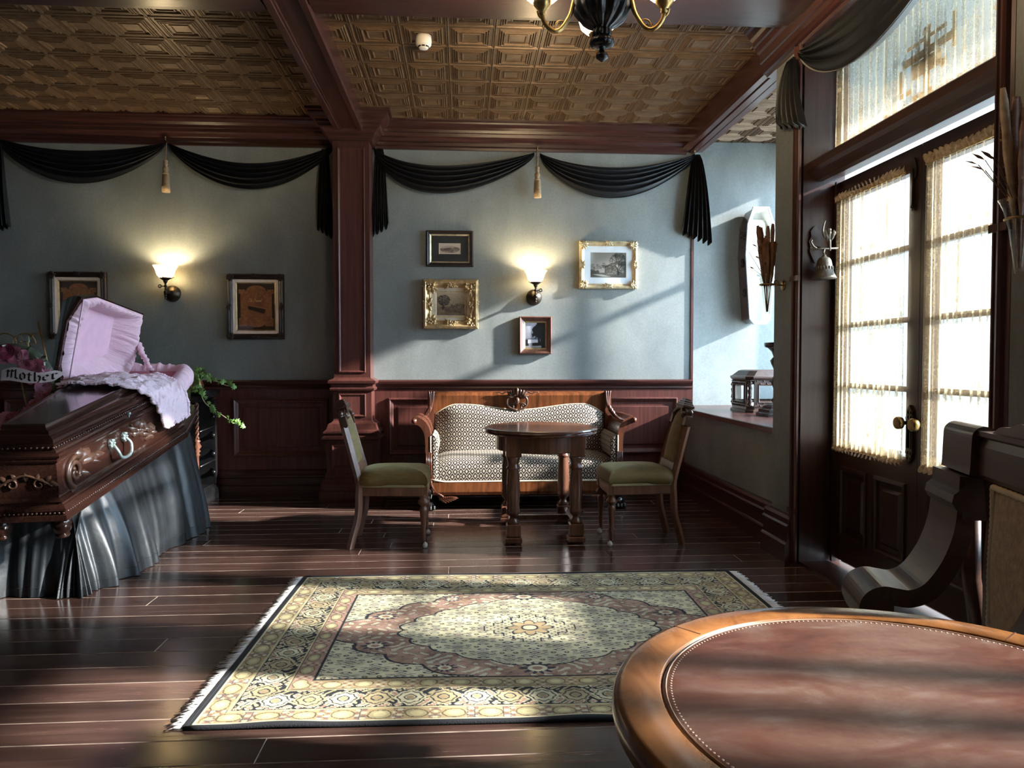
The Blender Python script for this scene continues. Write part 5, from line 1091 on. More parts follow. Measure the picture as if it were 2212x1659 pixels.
# ------------------------------------------------------------------ empire sofa
def lattice_mat():
    m, nt, b = nmat('brown_cream_lattice_weave')
    tc = nt.nodes.new('ShaderNodeTexCoord'); sp = N(nt, 'ShaderNodeSeparateXYZ'); nt.links.new(tc.outputs['UV'], sp.inputs[0])
    def mth(op, a, c=None, d=None):
        n = N(nt, 'ShaderNodeMath', operation=op)
        for i, x in enumerate((a, c, d)):
            if x is None: continue
            if isinstance(x, (int, float)): n.inputs[i].default_value = x
            else: nt.links.new(x, n.inputs[i])
        return n.outputs[0]
    u = mth('MULTIPLY', sp.outputs['X'], 1 / 0.046); v = mth('MULTIPLY', sp.outputs['Y'], 1 / 0.078)
    def cell(du, dv):
        a = mth('ABSOLUTE', mth('SUBTRACT', mth('FRACT', mth('ADD', u, du)), 0.5)); c = mth('ABSOLUTE', mth('SUBTRACT', mth('FRACT', mth('ADD', v, dv)), 0.5))
        return a, c
    a1, c1 = cell(0, 0); a2, c2 = cell(0.5, 0.5)
    def met(a, c): return mth('ADD', mth('POWER', mth('MULTIPLY', a, 1.0), 1.6), mth('POWER', mth('MULTIPLY', c, 1.15), 1.6))
    d1, d2 = met(a1, c1), met(a2, c2); mn = mth('MINIMUM', d1, d2); df = mth('ABSOLUTE', mth('SUBTRACT', d1, d2))
    line = mth('LESS_THAN', df, 0.058); core = mth('LESS_THAN', mn, 0.055); pup = mth('LESS_THAN', mn, 0.010)
    no = N(nt, 'ShaderNodeTexNoise', Scale=400.0, Detail=2.0); nt.links.new(tc.outputs['UV'], no.inputs['Vector'])
    cream = mth('MAXIMUM', line, mth('SUBTRACT', core, pup))
    mx = N(nt, 'ShaderNodeMix', data_type='RGBA'); nt.links.new(cream, mx.inputs['Factor']); mx.inputs['A'].default_value = (0.030, 0.018, 0.015, 1)
    nt.links.new(ramp(nt, no.outputs['Fac'], [(0.3, (0.50, 0.43, 0.32)), (0.7, (0.72, 0.64, 0.50))]), mx.inputs['B'])
    nt.links.new(mx.outputs['Result'], b.inputs['Base Color']); b.inputs['Roughness'].default_value = 0.8
    bump(nt, b, cream, 0.35, 0.002); return m
M['lattice'] = lattice_mat()
M['flame'] = wood('flame_mahogany', (0.045, 0.014, 0.006), (0.215, 0.070, 0.024), 0.26, 'z', 26, 2.5, coat=0.3)
M['sofa_wood'] = wood('sofa_mahogany', (0.040, 0.014, 0.009), (0.135, 0.046, 0.025), 0.26, 'z', 30, 4, coat=0.3)
M['gimp'] = plain('cream_piping', (0.60, 0.52, 0.38), 0.7)
sofa = thing('sofa', 'empire sofa with flame mahogany frame and brown lattice upholstery', 'sofa', (0.498, 6.2, 0))
HX = 0.75
# back rail (flame veneer, curled over at the top)
r_ = MB(); pr = [(0.30, 0.52), (0.27, 0.62), (0.255, 0.75), (0.25, 0.84), (0.245, 0.90), (0.26, 0.928), (0.30, 0.935), (0.33, 0.92), (0.335, 0.88), (0.33, 0.52)]
r_.prism(pr, -HX, HX, 'x'); r_.build('back_rail', M['flame'], sofa)
cr_ = MB(); Mx = T(-0.028, 0.225, 0.855)
for q in (-1, 1):
    cr_.tube([(q * (0.028 + a_), 0, -0.05 + b2_) for a_, b2_ in spiral(0.02, 0, 0.032, 0.008, pi * .8, -1.3, 16)], 0.009, 6, M=Mx)
    cr_.tube(smooth_path([(q * 0.02, 0, 0.07), (q * 0.055, 0, 0.05), (q * 0.085, 0, 0.015), (q * 0.085, 0, -0.03), (q * 0.06, 0, -0.06), (0.0, 0, -0.085)], 5), 0.010, 6, M=Mx)
    cr_.tube(smooth_path([(q * 0.04, 0, 0.055), (q * 0.09, 0, 0.078), (q * 0.13, 0, 0.062), (q * 0.155, 0, 0.075), (q * 0.19, 0, 0.072)], 5), [0.008 - 0.0002 * i for i in range(21)], 6, M=Mx)
    for k in range(4): leaf_shape(cr_, q * 0.03, 0.03, pi / 2 + q * -0.45 * k, 0.075, 0.016, Mx, 0.014)
leaf_shape(cr_, 0, 0.03, pi / 2, 0.09, 0.022, Mx, 0.02); cr_.ball((0, -0.01, 0.0), 0.026, 10, 6, M=Mx, sc=(.8, .6, 1.3)); cr_.build('crest_carving', M['carving'], sofa)
# upholstered back with two humps
def btop(x): t = abs(x) / 0.70; return 0.775 + 0.050 * (0.5 - 0.5 * cos(pi * min(1, t * 1.35))) - (0.30 * max(0, t - 0.80) ** 1.6 / 0.2 ** 0.6 if t > .8 else 0)
bk_ = MB()
def bfn(u, v):
    x = -0.735 + 1.47 * u; zt = btop(x); z = 0.38 + (zt - 0.38) * v; e = min(1, 5.5 * min(u, 1 - u, 1 - v + 1e-6)) ; bul = 0.055 * sin(pi / 2 * min(1, e)) ** .6
    return (x, 0.255 - bul - 0.05 * (1 - v), z)
bk_.grid(bfn, 60, 24, uvfn=lambda u, v: (1.47 * u, 0.45 * v)); bo_ = bk_.build('back_cushion', M['lattice'], sofa)
MB().tube([bfn(i / 60, 1.0) for i in range(61)], 0.007, 6).build('piping', M['gimp'], bo_)
# seat
se = MB(); SP = [(0.22, 0.425), (0.10, 0.432), (-0.05, 0.428), (-0.17, 0.415), (-0.235, 0.385), (-0.262, 0.33), (-0.265, 0.28), (-0.262, 0.235)]
sl = [0]; 
for i in range(1, len(SP)): sl.append(sl[-1] + math.dist(SP[i], SP[i - 1]))
def sfn(u, v):
    t = v * sl[-1]; k = max(i for i in range(len(SP) - 1) if sl[i] <= t + 1e-9); f = (t - sl[k]) / (sl[k + 1] - sl[k]); y = SP[k][0] + (SP[k + 1][0] - SP[k][0]) * f; z = SP[k][1] + (SP[k + 1][1] - SP[k][1]) * f
    x = -0.735 + 1.47 * u; e = min(1, 8 * min(u, 1 - u)); return (x * (1 + .0 * v), y, z - 0.035 * (1 - e) ** 2 + 0.01 * sin(pi * u))
se.grid(sfn, 60, 26, uvfn=lambda u, v: (1.47 * u + .011, v * sl[-1])); so_ = se.build('seat', M['lattice'], sofa)
MB().tube([(x, -0.266, 0.232 + 0.02 * max(0, abs(x) - .66) / .09) for x in np.linspace(-0.76, 0.76, 40)], 0.008, 6).build('piping', M['gimp'], so_)
fr_ = MB(); fr_.prism([(-0.245, 0.228), (-0.272, 0.225), (-0.276, 0.15), (-0.266, 0.125), (-0.22, 0.12), (-0.22, 0.2)], -0.74, 0.74, 'x'); fr_.build('front_rail', M['flame'], sofa)
MB().box(-0.74, 0.74, -0.22, 0.30, 0.16, 0.24).build('seat_frame', M['sofa_wood'], sofa)
for q in (-1, 1):
    # scrolled arm: profile in xz swept in y
    path = smooth_path([(0.735, 0, 0.235), (0.765, 0, 0.30), (0.775, 0, 0.42), (0.775, 0, 0.55), (0.785, 0, 0.63), (0.815, 0, 0.69), (0.86, 0, 0.722), (0.885, 0, 0.722)], 5)
    a = MB(); n_ = len(path)
    out = []; 
    for i, P in enumerate(path):
        t = (path[min(i + 1, n_ - 1)] - path[max(i - 1, 0)]).normalized(); nn = Vector((-t.z, 0, t.x)); th = 0.020 + 0.012 * (i / n_)
        out.append((P + nn * th, P - nn * th))
    poly = [(q * p[0].x, p[0].z) for p in out] + [(q * p[1].x, p[1].z) for p in out[::-1]]
    if q < 0: poly = poly[::-1]
    a.prism(poly, -0.27, -0.225, 'y'); a.prism(poly, -0.225, 0.25, 'y'); a.tube([(q * 0.888, -0.275, 0.722), (q * 0.888, 0.2, 0.722)], 0.022, 12); a.ball((q * 0.888, -0.28, 0.722), 0.02, 10, 6)
    ar = a.build('arm', M['sofa_wood'], sofa)
    for k in range(4): MB().tube([(q * (0.752 + 0.014 * k), -0.272, 0.26 + .01 * k), (q * (0.755 + 0.012 * k), -0.274, 0.47)], 0.0055, 5).build('reed', M['sofa_wood'], ar)
    pd_ = MB(); pd_.grid(lambda u, v: (q * (0.752 - 0.045 * sin(pi * min(1, max(0, v))) ** .5 - 0.01), -0.262 + 0.48 * u, 0.40 + 0.21 * v), 20, 12, uvfn=lambda u, v: (0.48 * u, 0.21 * v))
    pd_.grid(lambda u, v: (q * (0.755 - 0.055 * u), -0.262 - 0.006 * sin(pi * u), 0.24 + 0.37 * v - 0.03 * u * v), 6, 12, uvfn=lambda u, v: (0.055 * u, 0.37 * v)); pd_.build('arm_pad', M['lattice'], sofa)
    MB().tube([(q * 0.757, -0.268, 0.24), (q * 0.757, -0.268, 0.60)], 0.006, 6).build('arm_piping', M['gimp'], sofa)
    # carved back post with leaf
    c = MB(); Mx = T(q * 0.775, 0.23, 0)
    for k in range(3): c.tube(smooth_path([(q * (-0.022 + 0.02 * k), 0, 0.94), (q * (-0.018 + 0.012 * k), -0.01, 0.87), (q * (-0.005 + 0.006 * k), -0.015, 0.80)], 4), 0.010, 6, M=Mx)
    for k in range(6): leaf_shape(c, q * (0.0 + 0.012 * k), 0.83 - 0.025 * k, -pi / 2 + q * (0.2 + 0.12 * k), 0.085, 0.02, Mx @ T(0, -0.012, 0), 0.018)
    c.box(-0.028, 0.028, 0.0, 0.08, 0.45, 0.93, M=Mx); c.build('carved_post', M['sofa_wood'], sofa)
    # lion paw foot with scroll wing
    for yb in (-0.2, 0.22):
        f = MB(); Mx = T(q * 0.775, yb, 0)
        for k in range(4): f.ball((-0.042 + 0.028 * k, -0.055 + .008 * abs(k - 1.5), 0.024), 0.022, 8, 6, M=Mx, sc=(.75, 1.5, 1.0)); f.ball((-0.042 + 0.028 * k, -0.082 + .008 * abs(k - 1.5), 0.016), 0.013, 6, 5, M=Mx)
        f.ball((0, -0.01, 0.045), 0.05, 10, 7, M=Mx, sc=(1.1, 1.1, .9)); f.lathe([(0.03, 0.05), (0.032, 0.10), (0.045, 0.14), (0.05, 0.17)], 14, M=Mx); f.build('paw_foot', M['ebony'], sofa)
        if yb < 0:
            w = MB(); Mx = T(q * 0.70, -0.255, 0.10)
            for k in range(6): leaf_shape(w, q * -0.014 * k, 0.022 - .003 * k, (pi if q > 0 else 0) + q * (0.75 - 0.13 * k), 0.095, 0.019, Mx, 0.012)
            for k in range(5): w.tube(smooth_path([(q * (0.055), -0.012, 0.16 - .02 * k), (q * (0.05 - .01 * k), -0.014, 0.10 - .014 * k), (q * (0.02 - .016 * k), -0.012, 0.06 - .012 * k)], 4), 0.008, 5, M=Mx)
            w.build('wing_carving', M['sofa_wood'], sofa)

# ------------------------------------------------------------------ oval occasional table
M['table_wood'] = wood('dark_table_mahogany', (0.045, 0.018, 0.012), (0.135, 0.055, 0.034), 0.20, 'x', 26, 3, coat=0.5)
M['table_leg'] = wood('dark_leg_mahogany', (0.050, 0.020, 0.012), (0.15, 0.062, 0.036), 0.25, 'z', 26, 3, coat=0.3)
st_ = thing('oval_table', 'dark oval occasional table on four turned legs in front of the sofa', 'table', (0.535, 5.09, 0))
def oval(rx, ry, z, n=56): return [(rx * cos(2 * pi * i / n), ry * sin(2 * pi * i / n), z) for i in range(n)]
MB().loft([oval(.385, .415, z) if d == 0 else oval(.385 + d, .415 + d, z) for d, z in ((-.03, .705), (-.005, .708), (.004, .714), (-.004, .722), (.006, .728), (.008, .738), (.002, .745), (-.012, .748))], False).build('top', M['table_wood'], st_)
MB().loft([oval(.31, .37, .60), oval(.315, .375, .605), oval(.315, .375, .71)]).build('apron', M['table_leg'], st_)
for q in (-1, 1):
    for r2 in (-1, 1):
        l = MB(); Mx = T(q * 0.207, r2 * 0.31 + 0.04, 0)
        l.bbox(-0.055, 0.055, -0.055, 0.055, 0.012, 0.05, .006, M=Mx); l.bbox(-0.046, 0.046, -0.046, 0.046, 0.05, 0.135, .008, M=Mx); l.bbox(-0.05, 0.05, -0.05, 0.05, 0.575, 0.71, .004, M=Mx)
        l.lathe([(0.036, 0.13), (0.045, 0.145), (0.026, 0.165), (0.022, 0.18), (0.042, 0.20), (0.046, 0.225), (0.040, 0.235), (0.044, 0.245), (0.040, 0.26), (0.045, 0.34), (0.042, 0.43), (0.036, 0.485), (0.036, 0.49), (0.045, 0.497), (0.045, 0.507), (0.036, 0.515), (0.036, 0.54), (0.044, 0.56), (0.048, 0.58)], 20, M=Mx); l.ball((0, 0, 0.008), 0.018, 8, 5, M=Mx); l.build('leg', M['table_leg'], st_)
MB().box(-0.225, -0.19, -0.25, 0.33, 0.095, 0.13).build('stretcher', M['table_leg'], st_)
MB().box(0.19, 0.225, -0.25, 0.33, 0.095, 0.13).build('stretcher', M['table_leg'], st_)
MB().box(-0.20, 0.20, 0.03, 0.065, 0.095, 0.125).build('stretcher', M['table_leg'], st_)

# ------------------------------------------------------------------ two upholstered side chairs
def velvet(name, c, hi):
    m, nt, b = nmat(name); n1 = N(nt, 'ShaderNodeTexNoise', Scale=7.0, Detail=5.0, Roughness=.7); nt.links.new(coords(nt, (1, 1, 3)), n1.inputs['Vector'])
    nt.links.new(ramp(nt, n1.outputs['Fac'], [(0.3, tuple(x * .6 for x in c)), (0.6, c), (0.8, hi)]), b.inputs['Base Color']); b.inputs['Roughness'].default_value = 0.75; b.inputs['Sheen Weight'].default_value = 0.3; b.inputs['Sheen Roughness'].default_value = 0.35; b.inputs['Sheen Tint'].default_value = (0.85, 0.8, 0.45, 1)
    n2 = N(nt, 'ShaderNodeTexNoise', Scale=220.0); nt.links.new(coords(nt), n2.inputs['Vector']); bump(nt, b, n2.outputs['Fac'], .25, .002); return m
M['olive'] = velvet('worn_olive_velvet', (0.140, 0.092, 0.022), (0.25, 0.18, 0.06))
M['chair_wood'] = wood('side_chair_walnut', (0.065, 0.028, 0.016), (0.20, 0.085, 0.045), 0.32, 'z', 28, 4)
M['braid'] = plain('olive_braid', (0.26, 0.22, 0.12), 0.8, bmp=.3, bscale=150)
M['caster'] = plain('ceramic_caster', (0.55, 0.52, 0.46), 0.35)
def side_chair(label, loc, rz):
    o = thing('side_chair', label, 'chair', loc, (0, 0, rz), group='olive velvet side chairs')
    def outl(d, z): return [(-0.20 - d, -0.175 - d, z), (0.0, -0.20 - d, z), (0.20 + d, -0.215 - d, z), (0.225 + d, -0.20 - d * .5, z), (0.235 + d, 0, z), (0.225 + d, 0.20 + d * .5, z), (0.20 + d, 0.215 + d, z), (0, 0.20 + d, z), (-0.20 - d, 0.175 + d, z)]
    MB().loft([outl(-.005, .335), outl(0, .34), outl(0, .40)]).build('seat_rail', M['chair_wood'], o)
    MB().loft([outl(.003, .393), outl(.006, .396), outl(.006, .407), outl(.003, .41)]).build('gimp', M['braid'], o)
    base_ = [Vector(p) for p in smooth_path(outl(0, 0), 4, closed=True)]; MB().loft([[(p.x * k - .0, p.y * k, z_ + .004 * cos(6 * p.x)) for p in base_] for k, z_ in ((.985, .40), (1.03, .415), (1.045, .432), (1.03, .452), (.98, .472), (.88, .488), (.72, .499), (.52, .506), (.28, .510), (.08, .511))], True).build('seat', M['olive'], o)
    for q in (-1, 1):
        l = MB(); Mx = T(0.205, q * 0.185, 0)
        l.lathe([(0.010, 0.035), (0.012, 0.05), (0.014, 0.075), (0.018, 0.085), (0.011, 0.095), (0.020, 0.112), (0.013, 0.125), (0.014, 0.13), (0.024, 0.235), (0.026, 0.255), (0.017, 0.265), (0.017, 0.272), (0.034, 0.285), (0.036, 0.30), (0.022, 0.315), (0.026, 0.33), (0.030, 0.345)], 16, M=Mx); l.box(-0.027, 0.027, -0.027, 0.027, 0.338, 0.40, M=Mx); lo_ = l.build('front_leg', M['chair_wood'], o)
        w = MB(); w.tube([(0.215, q * 0.185 - 0.010, 0.016), (0.215, q * 0.185 + 0.010, 0.016)], 0.016, 12); w.tube([(0.205, q * 0.185, 0.04), (0.215, q * 0.185, 0.03), (0.222, q * 0.185, 0.018)], 0.007, 6); w.build('caster', M['caster'], lo_)
        b2 = MB(); pth = smooth_path([(-0.262, q * 0.185, 0.0), (-0.240, q * 0.182, 0.09), (-0.212, q * 0.178, 0.20), (-0.205, q * 0.175, 0.33), (-0.205, q * 0.172, 0.42), (-0.245, q * 0.165, 0.58), (-0.300, q * 0.150, 0.78), (-0.318, q * 0.14, 0.845)], 5)
        b2.tube(pth, [0.024] * len(pth), 4, smooth=False, flat=1.0); b2.build('rear_leg', M['chair_wood'], o)
        k_ = MB(); k_.bbox(-0.022, 0.022, -0.026, 0.026, 0.77, 0.845, .008, M=T(-0.300 + .27 * .0, q * 0.148, 0) @ T(0, 0, 0.8) @ RY(-.26) @ T(0, 0, -.8)); k_.ball((-0.322, q * 0.145, 0.86), 0.025, 8, 6, sc=(.7, 1.2, .9)); k_.build('ear_carving', M['carving'], o)
    BM = T(-0.225, 0, 0.50) @ RY(-0.265)
    MB().bbox(-0.018, 0.020, -0.155, 0.155, -0.03, 0.03, .004, M=BM).build('lower_rail', M['chair_wood'], o)
    bp_ = MB(); bp_.grid(lambda u, v: (0.012 + 0.030 * (sin(pi * u) * sin(pi * min(1, v))) ** .5, (-0.135 + .27 * u) * (1 - .12 * v), 0.03 + 0.33 * v + 0.03 * sin(pi * u) * v), 16, 18, M=BM); bp_.grid(lambda u, v: (-0.012, (-0.135 + .27 * u) * (1 - .12 * v), 0.03 + 0.33 * v), 4, 4, M=BM); bp_.build('back_pad', M['olive'], o)
    cr2 = MB(); cr2.loft([[(-.02, -.15, .35), (.022, -.15, .35), (.022, .15, .35), (-.02, .15, .35)], [(-.02, -.145, .375), (.022, -.145, .375), (.022, .145, .375), (-.02, .145, .375)], [(-.02, -.07, .40), (.022, -.07, .40), (.022, .07, .40), (-.02, .07, .40)]], M=BM)
    for z_, w_, d_ in ((.400, .075, .030), (.412, .088, .036), (.424, .070, .030), (.440, .050, .024), (.452, .034, .018)): cr2.bbox(-d_, d_ + .004, -w_, w_, z_ - .010, z_ + .010, .004, M=BM)
    for q in (-1, 1):
        cr2.tube(smooth_path([(0.01, 0, .40), (0.028, q * .05, .385), (0.03, q * .09, .36), (0.02, q * .125, .365)], 4), 0.013, 6, M=BM); cr2.ball((0.025, q * .10, .35), 0.022, 8, 6, M=BM)
    cr2.build('crest', M['carving'], o); return o
side_chair('olive velvet side chair with its back to the coffin', (-0.46, 4.945, 0), 0.0)
side_chair('olive velvet side chair with its back to the alcove half wall', (1.165, 4.905, 0), pi)

# ------------------------------------------------------------------ oriental rug (woven pattern as vertex colours)
def rug():
    Wd, Hd = 2.365, 1.69; w, h = 680, 486; xs = np.linspace(-Wd / 2, Wd / 2, w); ys = np.linspace(Hd / 2, -Hd / 2, h); X, Y = np.meshgrid(xs, ys)
    cream = np.array([.80, .76, .60]); cream2 = np.array([.70, .62, .44]); navy = np.array([.085, .09, .12]); rose = np.array([.58, .43, .36]); tan = np.array([.62, .52, .36]); gold = np.array([.71, .65, .46])
    nz = vnoise(h, w, 40, 5, 3)[..., None]; img = np.ones((h, w, 3)) * cream
    ex = Wd / 2 - np.abs(X); ey = Hd / 2 - np.abs(Y); e = np.minimum(ex, ey); along = np.where(ex < ey, Y, X); inx = ex < ey
    def put(m, c): img[m] = c
    # ---- field
    def flower(px, py, sx, sy, ox=0, oy=0):
        a = (X - ox) / sx; c = (Y - oy) / sy; fx = a - np.floor(a) - .5; fy = c - np.floor(c) - .5; return fx * sx, fy * sy
    for (ox, oy) in ((0, 0), (.105, .07)):
        fx, fy = flower(0, 0, .21, .14, ox + .0001, oy); d = np.abs(fx) / .052 + np.abs(fy) / .030; rr = np.hypot(fx / .05, fy / .03)
        put((np.abs(d - 1.0) < .07), navy * 2.6); put(d < .93, cream * .95); put(np.abs(d - .42) < .11, navy * 2.6); put(d < .2, rose * 1.2)
        for sx in (-1, 1): 
            dd = np.hypot((fx - sx * .0) / .016, (np.abs(fy) - .043) / .007); put((np.abs(dd - 1) < .25), navy * 2.8); d3 = np.hypot((np.abs(fx) - .078) / .010, (fy) / .008); put(np.abs(d3 - .8) < .35, tan * .55)
        put((np.abs(np.abs(fx) - .06) < .012) & (np.abs(np.abs(fy) - .052) < .003), navy * 1.8); put((np.abs(np.abs(fx) - .088) < .007) & (np.abs(np.abs(fy) - .03) < .003), navy * 2.0)
    # scalloped rose ground round the central medallion
    ang = np.arctan2(Y / .50, X / .80); sc = 1 + .085 * np.abs(np.sin(ang * 10)) - .03; med2 = (np.abs(X) / .86) ** 1.25 + (np.abs(Y) / .60) ** 1.45; med1 = (np.abs(X) / .57) ** 1.45 + (np.abs(Y) / .40) ** 1.7
    field = img.copy(); g2 = med2 < sc; g1 = med1 < sc; ring = g2 & ~g1
    rosebg = rose + .25 * (nz - .5); img = np.where(ring[..., None], rosebg * np.ones_like(img), img)
    vn_ = np.sin(X * 62 + 2.5 * np.sin(Y * 48)) * np.sin(Y * 70 + 2.2 * np.sin(X * 40)); put(ring & (vn_ > .45), cream * .92); put(ring & (np.abs(vn_ - .40) < .05), navy * 2.6); put(ring & (vn_ < -.78), tan)
    for (px, py, r_) in [(q * .66, s_ * .18, .06) for q in (-1, 1) for s_ in (-1, 1)] + [(0, s_ * .43, .07) for s_ in (-1, 1)] + [(q * .36, s_ * .42, .05) for q in (-1, 1) for s_ in (-1, 1)]:
        a = np.arctan2((Y - py), (X - px)); r = np.hypot(X - px, (Y - py) * 1.3); pet = r < r_ * (.8 + .25 * np.cos(a * 10)); put(pet, navy * 1.8); put(r < r_ * .55, cream); put(r < r_ * .3, rose)
    put(np.abs(med2 - sc) < .013, navy * 1.2); put(np.abs(med1 - sc) < .016, navy * 1.2)
    # stepped centre star
    qx, qy = np.abs(X) / .205, np.abs(Y) / .165; stp = np.floor(qx * 5) / 5 + np.floor(qy * 5) / 5; star = stp < .95; edge = star & ((np.floor((qx + .035) * 5) / 5 + np.floor((qy + .035) * 5) / 5) >= .95)
    put(star, cream * .96 - 0.02); put(edge, navy * 1.3); a = np.arctan2(Y * 1.15, X); r = np.hypot(X, Y * 1.15); p8 = .105 * (.55 + .45 * np.abs(np.cos(a * 4))); put(star & (np.abs(r - p8) < .006), navy * 1.3); put(star & (r < p8 - .006), tan * 1.12); put(r < .035, cream); put(np.abs(r - .035) < .005, navy * 1.4)
    dots = star & (np.sin(X * 190) * np.sin(Y * 190) > .6) & (r > p8); put(dots, navy * 2.4)
    # ---- borders
    b0, b1, b2, b3, b4 = .016, .105, .255, .335, .345
    put((e < b4) & (e >= b3), navy); m = (e < b3) & (e >= b2); put(m, tan * .98); rep = along / .118; fr = rep - np.floor(rep) - .5; mid = (e - (b2 + b3) / 2)
    base3 = np.where(inx[..., None], rose * 1.12, tan * np.ones_like(img)); img = np.where(m[..., None], base3, img); qq = np.hypot(fr * .118 / .036, mid / .026) + .5 * (nz[..., 0] - .5); put(m & (qq < 1), gold * .92); put(m & (qq < .55), gold * 1.08); put(m & (np.abs(qq - 1) < .07), tan * .55)
    n2 = np.sin(along * 150) * np.sin(mid * 190); put(m & (np.abs(fr) > .34) & (n2 > .35), cream * .85); put(m & (np.abs(fr) > .34) & (n2 < -.5), rose * .75)
    m = (e < b2) & (e >= b1); put(m, navy); t = e - (b1 + b2) / 2; rep = along / .235; fr = (rep - np.floor(rep) - .5) * .235; fr2 = (rep + .5 - np.floor(rep + .5) - .5) * .235
    ar = np.sin(along * 74 + 3.0 * np.sin(t * 46)) * np.cos(t * 62 + 2.6 * np.sin(along * 37)); put(m & (ar > .12), cream); put(m & (ar > .60), rose * 1.1); put(m & (np.abs(ar - .36) < .05), navy * 1.4); put(m & (ar < -.72), gold)
    for fq, c in ((fr, cream2), (fr2, cream)):
        oc = np.maximum(np.hypot(fq, t), (np.abs(fq) + np.abs(t)) * .76); a = np.arctan2(t, fq); pe = .054 * (1 + .08 * np.cos(a * 8)); put(m & (oc < pe), c * .97); put(m & (np.abs(oc - pe * .80) < .003), navy * 1.5); put(m & (np.abs(oc - .020) < .003), navy * 1.6); put(m & (oc < .014), tan)
    m = (e < b1) & (e >= b0); put(m, tan * 1.02); rep = along / .125; fr = (rep - np.floor(rep) - .5) * .125; t = e - (b0 + b1) / 2; q = np.hypot(fr / .040, t / .030) + .5 * (nz[..., 0] - .5); put(m & (q < 1), gold * .92); put(m & (q < .55), gold * 1.08); put(m & (np.abs(q - 1) < .07), tan * .55); n2 = np.sin(along * 130) * np.sin(t * 170); put(m & (np.abs(fr) > .042) & (n2 > .30), cream * .9); put(m & (np.abs(fr) > .042) & (n2 < -.35), rose * .85); put(m & (np.abs(fr) > .042) & (np.abs(n2) < .07), navy * 2.6)
    for bb in (b1, b2): put(np.abs(e - bb) < .004, gold); put(np.abs(e - bb - .006) < .002, navy * 1.4)
    put(e < b0, navy * .8); put((e < b0 + .005) & (e > b0), cream)
    img = img * (0.84 + .28 * nz); g_ = img.mean(-1, keepdims=True); img = g_ + (img - g_) * .86
    # abrash: bands of slightly different dye, woven across the rug
    img *= (1 + .05 * np.sin(Y * 23 + np.sin(X * 2)))[..., None]
    root = thing('oriental_rug', 'cream and rose oriental rug with navy border and white fringes', 'rug', (0.295, 3.258, 0.0), (0, 0, radians(-1.1)))
    Z = .011 + .0025 * np.sin(X * 5.1 + 1) * np.sin(Y * 4 + .5) * np.clip((Hd / 2 - np.abs(Y)) * 0 + 1, 0, 1) + .004 * np.exp(-((Y + Hd / 2) / .05) ** 2) * np.maximum(0, np.sin(X * 6.3 + .8)) ** 3 * 2
    o = raster('pile', np.clip(img, 0, 1), -Wd / 2, Wd / 2, -Hd / 2, Hd / 2, 0, root, 0.9)
    me = o.data; co = np.stack([X, Y, Z], -1).reshape(-1, 3).astype(np.float32); me.vertices.foreach_set('co', co.ravel()); me.update()
    M['rug_edge'] = plain('navy_rug_binding', (0.006, 0.007, 0.010), .9, bmp=.4, bscale=200)
    for s_ in (-1, 1):
        MB().tube([(x, s_ * Hd / 2, .007 + .004 * max(0, sin(x * 6.3 + .8)) ** 3 * (s_ < 0)) for x in np.linspace(-Wd / 2, Wd / 2, 60)], 0.008, 6).build('binding', M['rug_edge'], root)
    M['fringe'] = plain('white_cotton_fringe', (0.70, 0.68, 0.66), .85); rf = random.Random(3)
    for s_ in (-1, 1):
        f = MB(); MB().box(min(s_ * (Wd / 2 - .004), s_ * (Wd / 2 + .008)), max(s_ * (Wd / 2 - .004), s_ * (Wd / 2 + .008)), -Hd / 2, Hd / 2, .001, .012).build('binding', M['rug_edge'], root)
        for i in range(330):
            y = -Hd / 2 + Hd * (i + .5) / 330; L = .055 + rf.uniform(-.012, .016); dy = rf.uniform(-.022, .022); x0_ = s_ * (Wd / 2 + .006)
            f.tube([(x0_, y, .008), (x0_ + s_ * L * .5, y + dy * .3, .006), (x0_ + s_ * L, y + dy, .003)], [.0024, .0024, .0016], 4)
        f.build('fringe', M['fringe'], root)['kind'] = 'stuff'
rug()

# ------------------------------------------------------------------ round leather topped table in front
def radial_wood(name, dark, light):
    m, nt, b = nmat(name); n1 = N(nt, 'ShaderNodeTexNoise', Scale=1.0, Detail=6.0, Roughness=.65, Distortion=.8); nt.links.new(coords(nt, (16, 7, 16)), n1.inputs['Vector']); n2 = N(nt, 'ShaderNodeTexNoise', Scale=5.0, Detail=3.0); nt.links.new(coords(nt), n2.inputs['Vector'])
    mx = N(nt, 'ShaderNodeMix', data_type='RGBA', blend_type='MULTIPLY'); mx.inputs['Factor'].default_value = .5; nt.links.new(ramp(nt, n1.outputs['Fac'], [(.25, dark), (.75, light)]), mx.inputs['A']); nt.links.new(ramp(nt, n2.outputs['Fac'], [(.3, (.5, .45, .4)), (.7, (1, 1, 1))]), mx.inputs['B']); nt.links.new(mx.outputs['Result'], b.inputs['Base Color'])
    b.inputs['Roughness'].default_value = .27; b.inputs['Coat Weight'].default_value = .3; b.inputs['Coat Roughness'].default_value = .2; bump(nt, b, n1.outputs['Fac'], .06, .003); return m
M['rim_wood'] = radial_wood('honey_brown_rim', (0.10, 0.034, 0.010), (0.32, 0.135, 0.045))
